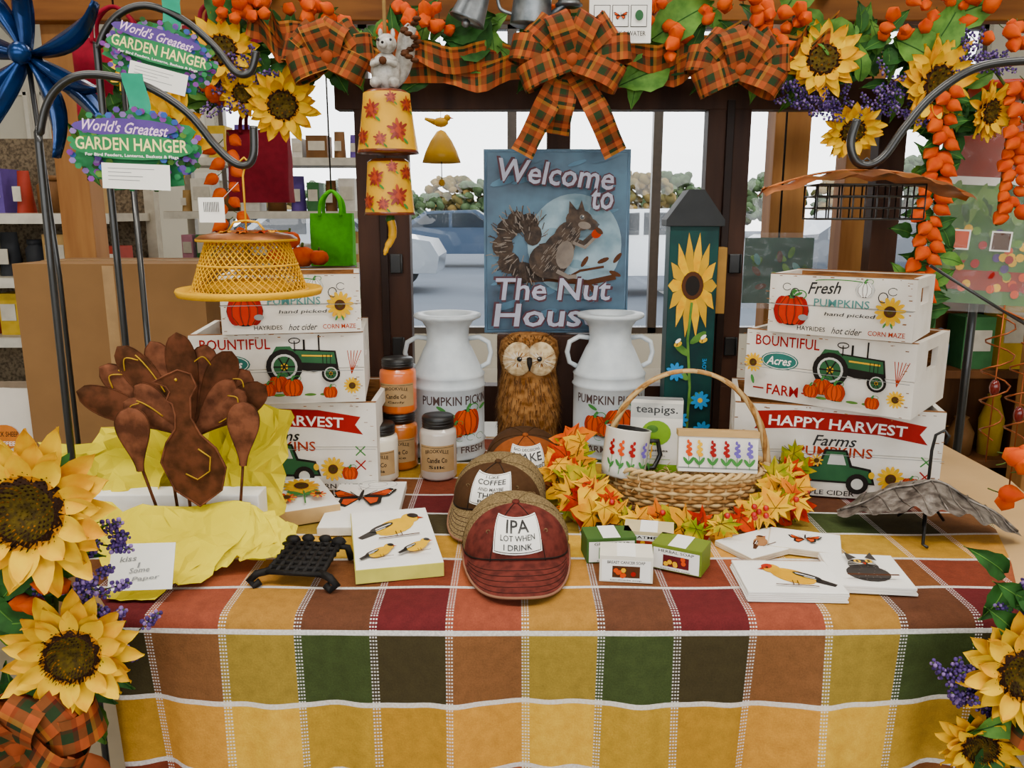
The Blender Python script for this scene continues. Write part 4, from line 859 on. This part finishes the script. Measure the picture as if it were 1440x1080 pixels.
# ================================================================ GARLAND
b=B('autumn_sunflower_garland'); gy=2.08
gp=sm([(-.98,gy,1.42),(-.92,gy,1.56),(-.72,gy-.02,1.66),(-.4,gy-.03,1.69),(.13,gy-.03,1.70),(.6,gy-.03,1.69),(.9,gy-.03,1.68),(1.03,gy-.02,1.64),(1.02,gy-.04,1.5),(.985,gy-.06,1.2),(.975,gy-.06,1.12)],5)
b.tube(gp,.009,stem,6)
for i in range(430):
    p=R.choice(gp)+Vector((R.uniform(-.05,.05),R.uniform(-.05,.02),R.uniform(-.06,.07))); a=R.uniform(0,2*pi)
    if p.z<1.58 and R.random()<.4: continue
    leaf(b,p,(math.cos(a),R.uniform(-.6,.1),math.sin(a)),(0,-1,.3),R.uniform(.05,.09),R.uniform(.028,.046),lf if R.random()<.65 else lf2)
for x,z,L,a in ((.32,1.72,.16,30),(.36,1.66,.13,200),(.88,1.72,.15,-30),(.78,1.70,.12,160),(-.05,1.7,.11,170),(.98,1.76,.13,20),(-.62,1.76,.1,140),(.62,1.78,.12,60),(.28,1.78,.12,100),(.95,1.68,.14,60),(-.15,1.73,.12,20)):
    q=math.radians(a); leaf(b,(x,gy-.08,z),(math.cos(q),-.1,math.sin(q)),(0,-1,.1),L,.088,lf2 if x>0 else lf,.1)
for x,z,r,n in ((-.66,1.69,.085,(.2,-1,.1)),(-.53,1.575,.085,(.3,-1,-.2)),(-.80,1.51,.11,(-.2,-1,-.1)),(.71,1.67,.09,(-.25,-1,.2)),(.97,1.62,.105,(.3,-1,-.1)),(.79,1.52,.07,(-.1,-1,-.6)),(-.86,1.66,.07,(-.6,-1,.3)),(1.1,1.56,.07,(.5,-1,-.2)),(-.62,1.60,.055,(.1,-1,-.3))):
    sunflower(b,(x,gy-.10,z),n,r,50,R.uniform(0,3))
for cx,cz,n,sp in ((-.62,1.79,12,.05),(-.56,1.8,9,.05),(-.24,1.74,14,.07),(-.15,1.76,8,.05),(.09,1.76,6,.04),(.5,1.8,12,.07),(.6,1.75,12,.06),(.62,1.68,5,.03),(1.0,1.78,12,.07),(-.42,1.79,9,.05),(.9,1.76,9,.06),(.3,1.78,8,.05),(.38,1.71,7,.05),(-.68,1.6,5,.03),(1.12,1.72,8,.05)):
    for k in range(n): lantern(b,(cx+R.uniform(-sp,sp),gy-.1+R.uniform(-.03,.03),cz+R.uniform(-sp,sp)*.7),R.uniform(.014,.02),(R.uniform(-.7,.7),-.6,R.uniform(-.7,.5)))
for k in range(34):
    z=1.60-.0145*k; s=(-1)**k; lantern(b,(1.0-.0006*k+s*R.uniform(.006,.032),gy-.10-R.uniform(0,.03),z),R.uniform(.015,.021),(s*.7,-.4,-.5))
    if k%2: leaf(b,(1.0,gy-.09,z),(s*R.uniform(.5,1)*(1 if k%4>1 else -1),-.4,R.uniform(-.5,.5)),(0,-1,.3),.06,.03,lf if k%4 else lf2)
for k in range(26):
    z=1.62-.012*k; s=(-1)**k; lantern(b,(1.17+s*R.uniform(.006,.03),gy-.10-R.uniform(0,.03),z),R.uniform(.014,.02),(s*.7,-.4,-.5))
b.tube([(1.1,gy-.07,1.68),(1.17,gy-.07,1.6),(1.17,gy-.07,1.3)],.004,stem,5)
for k in range(14): z=1.5-.018*k; s=(-1)**k; lantern(b,(-.69+s*R.uniform(.01,.04),gy-.05,z),R.uniform(.013,.018),(s*.7,-.4,-.5))
for cx,cz in ((-.66,1.60),(-.59,1.64),(-.63,1.63),(.70,1.57),(.66,1.6),(.84,1.57),(.88,1.62),(1.05,1.7),(.92,1.56),(1.1,1.66),(.75,1.58)):
    for k in range(8): lavender(b,(cx+R.uniform(-.02,.02),gy-.09,cz+R.uniform(-.02,.02)),(R.uniform(-1,1),-.4,R.uniform(-.8,.8)),R.uniform(.045,.07),18,.005)
for s_,e_ in (((-.42,1.7),(.1,1.66)),((.1,1.66),(.52,1.7)),((.52,1.68),(.74,1.72)),((-.42,1.7),(-.6,1.76))):
    for dz in (0,.035):
        pts=[Vector((lerp(s_[0],e_[0],t),gy-.09-.02*math.sin(t*9+dz*90),lerp(s_[1],e_[1],t)+dz-.035*math.sin(pi*t)+.01*math.sin(t*17+dz*50))) for t in [k/20 for k in range(21)]]
        ribbon(b,pts,.062,lambda t:Vector((.1*math.sin(9*t),.7*math.sin(14*t+dz*80),1)),bowm)
bow(b,(.13,gy-.13,1.665),.135,True,.055); bow(b,(-.405,gy-.13,1.67),.10,False,.058); bow(b,(.50,gy-.13,1.645),.115,False,.056)
b.done()
# ================================================================ TOP HANGING THINGS
b=B('hanging_wall_sign'); b.box((0,0,0),(.135,.008,.16),wht); d=D(b,lambda x,y,l:(x,-.004-l,y))
for k,c in enumerate((red,yel,tgrn)):
    x=-.04+.04*k; d.rect(x,-.025,.036,.045,dk); d.rect(x,-.025,.033,.042,wht)
d_leaf(d,-.045,-.03,.008,.9,red); d_leaf(d,-.035,-.03,.008,2.2,red); d_leaf(d,-.04,-.035,.011,1.57,red); d_fly(d,0,-.025,.016); d.ell(.04,-.025,.009,.011,tgrn); d.txt('EARTH SKY & WATER',0,-.062,.11,.01,dk)
b.tube([(-.05,0,.08),(0,0,.2),(.05,0,.08)],.001,dk,4); b.tube([(0,0,.2),(0,.15,.22)],.002,dk,4); b.done((.236,1.91,1.775))
gal=M('galvanised_steel','#8b9094',.4,metal=.8,sc=30,h2='#5e6468')
b=B('galvanised_cowbell')
b.lathe([(0,.1),(.02,.1),(.024,.09),(.04,0),(.042,0),(.036,.01),(0,.06)],gal,20); b.tube([(-.015,0,.1),(0,0,.125),(.015,0,.1)],.003,gal,6); b.tube([(0,0,.125),(0,0,.25)],.001,dk,4); b.sph((0,0,-.005),.01,gal,8); b.done((-.10,1.93,1.745),(0,.4,0))
b=B('galvanised_watering_can'); b.lathe([(0,0),(.045,0),(.045,.003),(.04,.09),(.042,.092),(.036,.09),(.04,.006),(0,.004)],gal,24); b.tube([(.04,0,.02),(.07,0,.05),(.1,0,.09)],[.01,.007,.006],gal,8); b.sph((.105,0,.094),(.014,.018,.014),gal,10); b.tube(sm([(-.04,0,.075),(-.075,0,.07),(-.07,0,.03),(-.04,0,.02)]),.004,gal,6); b.tube([(0,0,.09),(0,0,.25)],.001,dk,4); b.done((.04,1.93,1.735),(0,.1,0))
b=B('small_lantern'); b.lathe([(0,.09),(.012,.085),(.03,.065),(.03,.06),(.024,.06),(.024,.01),(.03,.005),(.03,0),(0,0)],gal,6); b.tube([(0,0,.09),(0,0,.25)],.001,dk,4); b.done((.125,1.93,1.775))
b=B('blue_metal_dragonfly'); bm=M('blue_metallic_enamel','#16386c',.25,metal=.6,h2='#0c2040',sc=12)
for a,L in ((100,.26),(75,.2),(130,.25),(155,.22),(178,.24),(-20,.2),(-45,.3),(205,.22),(-75,.24),(30,.22),(-110,.2)):
    q=math.radians(a); d0=Vector((math.cos(q),0,math.sin(q))); p0=Vector((-d0.z,0,d0.x))
    b.grid(lambda u,v:d0*L*v+p0*((u-.5)*.045*math.sin(pi*(.05+.93*v))+.05*math.sin(v*2.6)*(1 if a%2 else -1)*.5)+Vector((0,-.06*v*v+.03*abs(u-.5)*2,0)),6,12,bm)
b.sph((0,-.01,0),.025,bm,12); b.tube([(0,.02,0),(0,.05,-.5),(0,.05,-1.65)],.006,iron,8); b.done((-1.1,1.95,1.68),solid=.002)
def tote(loc,w,h,c,nm,rz=0):
    m=M(nm,c,.9,sc=60); b=B('canvas_tote_bag')
    def f(u,v):
        a=u*2*pi; k=.4+.6*v; x=w/2*max(-1,min(1,1.25*math.cos(a))); y=.04*max(-1,min(1,1.25*math.sin(a)))*(1.2-.5*v); return Vector((x,y+.004*math.sin(v*9+x*30),h*v))
    b.grid(f,32,10,m); b.box((0,0,.002),(w*.97,.07,.004),m)
    for s in (-1,1): b.tube(sm([(-w*.25,s*.03,h*.95),(-w*.22,s*.02,h*1.2),(0,0,h*1.35),(w*.22,s*.02,h*1.2),(w*.25,s*.03,h*.95)]),.006,m,6)
    b.tube([(0,0,h*1.33),(0,0,h*1.33+.5)],.003,iron,6)
    b.done(loc,(0,0,rz))
tote((-.78,2.35,1.62),.2,.2,'#7a1f2c','tote_maroon'); tote((-1.1,2.42,1.55),.22,.25,'#8a1f30','tote_wine',.2); tote((-.72,2.42,1.36),.17,.2,'#7a1f2c','tote_maroon')
b=B('tote_rail'); b.tube([(-1.3,2.4,2.16),(-.4,2.4,2.16)],.008,iron,8); b.done()
tote((-.56,2.6,1.14),.13,.19,'#4fae14','tote_lime')
b=B('cardboard_carton'); cb=M('cardboard','#80603f',.8,sc=8,var=.12); b.box((0,0,.6),(.5,.3,1.2),cb); b.box((0,-.1505,.6),(.03,.001,1.19),M('packing_tape','#a08058',.3)); b.box((0,0,1.201),(.5,.03,.001),M('packing_tape','#a08058',.3)); b.done((-1.06,2.31,0),bevel=.004)
# ================================================================ STORE SHELVES
shm=M('shelf_beige_steel','#a8a090',.5); peg=M('pegboard','#7a6c58',.8,sc=90,h2='#4a4034')
pc=['#d0ccc4','#a88858','#3c6a40','#94382c','#c0a03c','#5a4888','#b0683a','#2a2c30','#b07c8c','#5c7c9c','#6a4a2c','#dcd8cc']
def shelf(x0,x1,y,zs,hm,d=.4,zt=2.0,back=True,skip=.1):
    b=B('store_shelf_unit'); w=x1-x0
    if back: b.box(((x0+x1)/2,y+d,zt/2),(w,.03,zt),peg)
    for x in (x0,x1): b.box((x,y+d-.03,zt/2),(.04,.05,zt),shm)
    b.box(((x0+x1)/2,y+d/2,.06),(w,d,.12),shm)
    for z in zs: b.box(((x0+x1)/2,y+d/2,z-.015),(w,d,.03),shm); b.box(((x0+x1)/2,y-.004,z-.02),(w,.008,.035),M('price_strip','#c8c4b8'))
    b.done()
    b=B('shelf_merchandise')
    for z in zs:
        x=x0+.05
        while x<x1-.08:
            ww=R.uniform(.05,.12); h=R.uniform(.5,1)*hm; k=R.random(); i=R.randrange(12); m=M('pack_%d'%i,pc[i],.6)
            if R.random()<skip: x+=ww; continue
            if k<.4:
                b.box((x+ww/2,y+.12,z+h/2),(ww*.9,.12,h),m); b.box((x+ww/2,y+.058,z+h*.55),(ww*.7,.004,h*.4),M('pack_label','#c8c2b4'))
            elif k<.7:
                r=ww*.42; b.lathe([(0,0),(r,0),(r,h*.7),(r*.7,h*.8),(r*.7,h*.82),(r*.8,h*.82),(r*.8,h*.95),(0,h*.95)],m,14,c=(x+ww/2,y+.12,z))
            else:
                b.grid(lambda u,v:Vector((x+ww*(.5+.45*math.cos(u*2*pi)*(1-.15*v)),y+.12+.05*math.sin(u*2*pi)*(1-.85*v),z+h*v)),14,5,m); b.box((x+ww/2,y+.066,z+h*.45),(ww*.5,.004,h*.35),M('pack_label','#c8c2b4'))
            x+=ww+.012
    b.done()
shelf(-2.5,-1.45,3.0,[.42,.88,1.1,1.33],.17,zt=1.62,skip=.03)
shelf(-1.75,-.72,4.2,[.5,.8,1.08,1.34,1.6],.18,zt=1.8,back=False,skip=.08)
for x,y,s in ((-1.62,2.55,1),(-1.42,2.62,.9)):
    b=B('coffee_bag'); m=M('coffee_bag_white','#e0d8cc',.6,var=.04); 
    b.grid(lambda u,v:Vector((.09*math.cos(u*2*pi)*(1-.1*v),.045*math.sin(u*2*pi)*(1-.9*v),.27*v)),24,10,m); b.box((0,0,.275),(.165,.01,.02),M('bag_clip','#8a7a68')); b.box((0,0,.002),(.16,.07,.004),m)
    d=D(b,lambda x,y_,l:(x,-.047+.04*(y_/.27)-l,y_)); d.ell(0,.11,.05,.04,M('bag_art','#c87838')); d.txt('BLACK SHEEP',0,.12,.09,.016,dk); d.txt('COFFEE',0,.09,.07,.014,wht)
    o=b.done((x,y,.52)); o.scale=(s,s,s)
b=B('low_display_bench'); b.box((-1.55,2.62,.5),(.8,.35,.035),shm); 
for x in (-1.9,-1.2): b.box((x,2.62,.24),(.04,.3,.48),shm)
b.done(bevel=.003)
b=B('resin_pumpkin_decor'); 
for x,z,r in ((0,0,.035),(.07,.0,.04),(.035,.055,.033),(.12,.005,.03)):
    o=b.M; b.M=Matrix.Translation((x,0,z+r*.8))@Matrix.Scale(r,4); b.lathe([(0,-.75),(.5,-.7),(.95,-.3),(1.02,.05),(.85,.5),(.45,.72),(0,.62)],phy,16,rib=.12); b.tube([(0,0,.6),(.1,0,1.05)],.12,stem,6); b.M=o
b.box((.06,.03,-.5),(.3,.16,1.0),darkw); b.done((-.7,2.48,1.17))
b=B('yellow_bird_bell'); b.lathe([(0,.09),(.012,.085),(.03,.06),(.045,.03),(.055,0),(.05,.0),(.03,.04),(0,.06)],cer,20); b.sph((0,0,.11),(.022,.014,.014),cer,10); b.sph((.018,0,.122),.01,cer,8); b.tube([(.026,0,.122),(.036,0,.12)],[.003,.0005],orA,5); b.tube([(-.015,0,.11),(-.045,0,.12)],[.009,.004],cer,6)
b.tube([(0,0,.12),(0,0,.6)],.001,dk,4); b.tube([(0,0,.06),(0,0,-.05)],.002,dk,4); b.sph((0,0,-.055),.01,cer,8); b.done((-.20,2.4,1.47))
b=B('wooden_display_cabinet'); cbw=M('cabinet_wood','#6a4428',.6,sc=12,st=(1,1,.15),h2='#422814')
b.box((1.85,3.05,.55),(1.3,.02,1.1),cbw)
for x in (1.22,1.85,2.48): b.box((x,2.95,.55),(.03,.22,1.1),cbw)
for z in (.1,.44,.77,1.09): b.box((1.85,2.95,z),(1.3,.22,.03),cbw)
b.done(bevel=.003)
b=B('cabinet_merchandise')
for z in (.115,.455,.785):
    for x0 in (1.26,1.89):
        x=x0
        while x<x0+.5:
            ww=R.uniform(.07,.14); h=R.uniform(.14,.27); i=R.choice([1,2,3,4,6,7,9,10]); m=M('pack_%d'%i,pc[i],.6)
            if R.random()<.6: b.box((x+ww/2,2.93,z+h/2),(ww*.9,.12,h),m); b.box((x+ww/2,2.868,z+h*.55),(ww*.7,.004,h*.4),M('pack_label','#c8c2b4'))
            else: b.lathe([(0,0),(ww*.4,0),(ww*.45,h*.5),(ww*.2,h*.8),(ww*.25,h*.85),(0,h*.9)],m,16,c=(x+ww/2,2.93,z))
            x+=ww+.01
b.done()
pl=M('clear_plastic_wrap','#ffffff',.06,var=0,alpha=.10,coat=1)
b=B('garden_flag_banner'); gm=M('banner_green','#1a4438',.6); b.box((0,0,0),(.2,.01,.19),gm); d=D(b,lambda x,y,l:(x,-.005-l,y))
for k in range(16): d.ell(R.uniform(-.08,.08),R.uniform(-.08,.06),.018,.009,R.choice([lf,lf2,brn,teal]),R.uniform(0,3),10)
b.grid(lambda u,v:Vector((-.11+.22*u,-.016+.01*noise.noise(Vector((u*7,v*8,3))),-.11+.22*v)),20,24,pl)
b.tube([(0,.006,.09),(0,.006,.9)],.003,dk,6); b.done((.78,2.42,1.165))
b=B('packaged_garden_flag'); b.box((0,0,0),(.34,.008,.46),M('flag_green','#2f5a28',.5,sc=8,h2='#4c7434')); d=D(b,lambda x,y,l:(x,-.004-l,y),st=.0001); d.rect(0,.15,.34,.14,M('flag_red_stripe','#8a2c1c')); d.rect(0,.075,.34,.02,wht)
for k in range(30): d.ell(R.uniform(-.14,.14),R.uniform(-.02,.06),R.uniform(.02,.04),R.uniform(.008,.016),R.choice([lf,lf2,M('flag_green_l','#6a8c4c')]),R.uniform(0,3),10)
d.rect(0,-.17,.34,.05,M('flag_red_stripe','#8a2c1c'))
for k in range(60): d.ell(R.uniform(-.15,.15),R.uniform(-.21,-.03),.011,.011,R.choice([red,orA,yel,lf2,lav]),n=8)
for k in range(3): d.rect(-.1+.1*k,-.07,.05,.05,wht); d.rect(-.1+.1*k,-.07,.042,.042,R.choice([orA,tgrn,brn]))
b.grid(lambda u,v:Vector((-.19+.38*u,-.020+.016*noise.noise(Vector((u*7,v*8,1)))+.008*abs(noise.noise(Vector((u*15,v*12,4)))),-.25+.5*v)),34,40,pl); b.tube([(0,0,.25),(0,0,.8)],.002,dk,4)
b.done((1.235,2.1,1.33),(0,.05,-.1))
b=B('orange_ceramic_birdbath'); b.lathe([(0,0),(.06,.0),(.11,.025),(.125,.04),(.12,.043),(.1,.03),(0,.008)],M('glaze_orange','#b8340c',.3),32); b.tube([(0,0,.0),(0,0,-1.62)],.012,iron,8); b.done((1.30,2.3,1.62))
b=B('copper_glass_ornament'); cw2=M('copper_wire','#8a4a2a',.35,metal=.8); rg_=M('red_glass','#6a1a16',.1,trans=.3)
for k in range(3):
    o=b.M; b.M=Matrix.Translation((.0+.05*k-.04,.0,.0-.05*k)); b.tube([((.02+.0*t)*math.sin(t*.8)*(1+.4*math.sin(t*.13)),.02*math.cos(t*.8),.22-.007*t) for t in range(34)],.0016,cw2,5); b.tube([(0,0,.24),(0,0,-.05)],.0015,cw2,5); b.sph((0,0,.09),(.009,.009,.016),rg_,12); b.M=o
b.tube([(-.06,0,.24),(.03,0,.2),(.1,0,.17)],.002,cw2,5); b.tube([(-.18,0,.31),(-.06,0,.24),(.12,0,.14),(.3,0,.05)],.0028,iron,6); b.tube([(.3,0,.05),(.3,0,-.93)],.006,iron,6); b.done((.915,1.45,.93))
# ================================================================ FOREGROUND FLOWERS
b=B('sunflower_arrangement')
for (c,n,r) in (((-.622,1.0,.955),(.15,-1,.15),.112),((-.588,1.0,.752),(.25,-1,.1),.088),((-.7,1.06,.87),(-.4,-1,.3),.07)):
    sunflower(b,c,n,r,260,.3); c=Vector(c); b.tube(sm([c+Vector((0,.02,0)),c+Vector((0,.05,-.05)),(-.665,1.06,.62),(-.67,1.06,.50)]),.005,stem,6)
for k in range(40):
    t=R.random(); p=(-.655+R.uniform(-.06,.06),1.04+R.uniform(-.02,.04),.60+.34*t); a=R.uniform(0,2*pi); leaf(b,p,(math.cos(a),-.3,math.sin(a)),(0,-1,.3),R.uniform(.06,.1),R.uniform(.035,.05),lf if k%3 else lf2)
for cx,cz in ((-.55,.90),(-.64,.84),(-.53,.77),(-.68,.80),(-.66,.78),(-.57,.84)):
    for k in range(8): lavender(b,(cx+R.uniform(-.02,.02),1.03,cz+R.uniform(-.02,.02)),(R.uniform(-1,1),-.1,R.uniform(-.5,1)),R.uniform(.03,.05),24,.0048)
for k in range(6): lantern(b,(-.64+R.uniform(-.04,.04),1.01,.835+R.uniform(-.02,.02)),.014,(R.uniform(-.7,.7),-.6,.3))
bow(b,(-.66,1.02,.64),.10,True,.05)
b.lathe([(0,0),(.06,0),(.075,.12),(.08,.14),(.07,.135),(0,.1)],M('terracotta','#a85a38',.8),24,c=(-.68,1.06,.361)); b.done()
b=B('round_plant_stand'); b.lathe([(0,.33),(.2,.33),(.21,.34),(.21,.355),(.2,.36),(0,.36)],tan,48); b.tube([(0,0,0),(0,0,.33)],.02,mt,10); b.lathe([(0,0),(.14,0),(.13,.02),(0,.03)],mt,24); b.done((-.82,.98,0))
b=B('sunflower_arrangement')
for (c,n,r) in (((.69,1.0,.725),(-.25,-1,.1),.085),((.655,1.02,.60),(-.2,-1,-.1),.06)):
    sunflower(b,c,n,r,200,.5); c=Vector(c); b.tube(sm([c+Vector((0,.02,0)),c+Vector((0.02,.05,-.06)),(.72,1.04,.45),(.72,1.04,.2)]),.005,stem,6)
for k in range(26):
    p=(.72+R.uniform(-.05,.06),1.04+R.uniform(-.03,.03),.5+.42*R.random()); a=R.uniform(0,2*pi); leaf(b,p,(math.cos(a),-.3,math.sin(a)),(0,-1,.3),R.uniform(.05,.085),R.uniform(.03,.045),lf if k%3 else lf2)
b.tube(sm([(.72,1.04,.2),(.72,1.04,.6),(.74,1.06,.85),(.72,1.06,.98),(.73,1.05,1.02)]),.004,stem,6)
for cx,cz in ((.64,.70),(.65,.66),(.62,.69),(.71,.85),(.73,.82),(.7,.8)):
    for k in range(7): lavender(b,(cx+R.uniform(-.02,.02),1.03,cz+R.uniform(-.02,.02)),(R.uniform(-1,1),-.2,R.uniform(-.5,1)),R.uniform(.03,.05),22,.0046)
for k in range(12): lantern(b,(.705+R.uniform(-.035,.04),1.06+R.uniform(-.02,.02),.97+R.uniform(-.06,.05)),.014,(R.uniform(-.6,.6),-.4,R.uniform(.0,.8)))
bow(b,(.75,1.02,.64),.07,True,.05)
b.lathe([(0,0),(.09,0),(.11,.26),(.115,.3),(.1,.295),(0,.2)],M('terracotta','#a85a38',.8),24,c=(.72,1.04,0)); b.done()
# ================================================================ LIGHTS
b=B('ceiling_light_panel'); em=M('light_diffuser','#ffffff',.5,var=0,emit=3)
for x in (-1.6,0,1.6):
    for y in (.3,2.2,4.2): b.box((x,y,3.18),(1.2,.3,.03),em)
b.done()
def area(loc,sx,sy,p,col=(1,.94,.84),rot=(0,0,0)):
    l=bpy.data.lights.new('panel_lamp','AREA'); l.shape='RECTANGLE'; l.size=sx; l.size_y=sy; l.energy=p; l.color=col
    o=bpy.data.objects.new('panel_lamp',l); bpy.context.scene.collection.objects.link(o); o.location=loc; o.rotation_euler=rot
for x in (-1.6,0,1.6):
    for y,p in ((.3,34),(2.2,12),(4.2,18)): area((x,y,3.15),1.2,.3,p)
w=bpy.data.worlds.new('overcast_sky'); bpy.context.scene.world=w; w.use_nodes=True; nt=w.node_tree; bg=nt.nodes['Background']
tc=nt.nodes.new('ShaderNodeTexCoord'); sp=nt.nodes.new('ShaderNodeSeparateXYZ'); cr=nt.nodes.new('ShaderNodeValToRGB')
nt.links.new(tc.outputs['Generated'],sp.inputs[0]); nt.links.new(sp.outputs[2],cr.inputs[0]); nt.links.new(cr.outputs[0],bg.inputs[0])
cr.color_ramp.elements[0].color=(.95,.95,.93,1); cr.color_ramp.elements[1].color=(.65,.76,.9,1); cr.color_ramp.elements[1].position=.7
bg.inputs[1].default_value=5
cd=bpy.data.cameras.new('camera'); co=bpy.data.objects.new('camera',cd); bpy.context.scene.collection.objects.link(co)
co.location=(0,0,1.33); co.rotation_euler=(math.radians(90-11.8),0,0); cd.sensor_width=36; cd.lens=28.75; cd.clip_start=.02; cd.clip_end=300
bpy.context.scene.camera=co
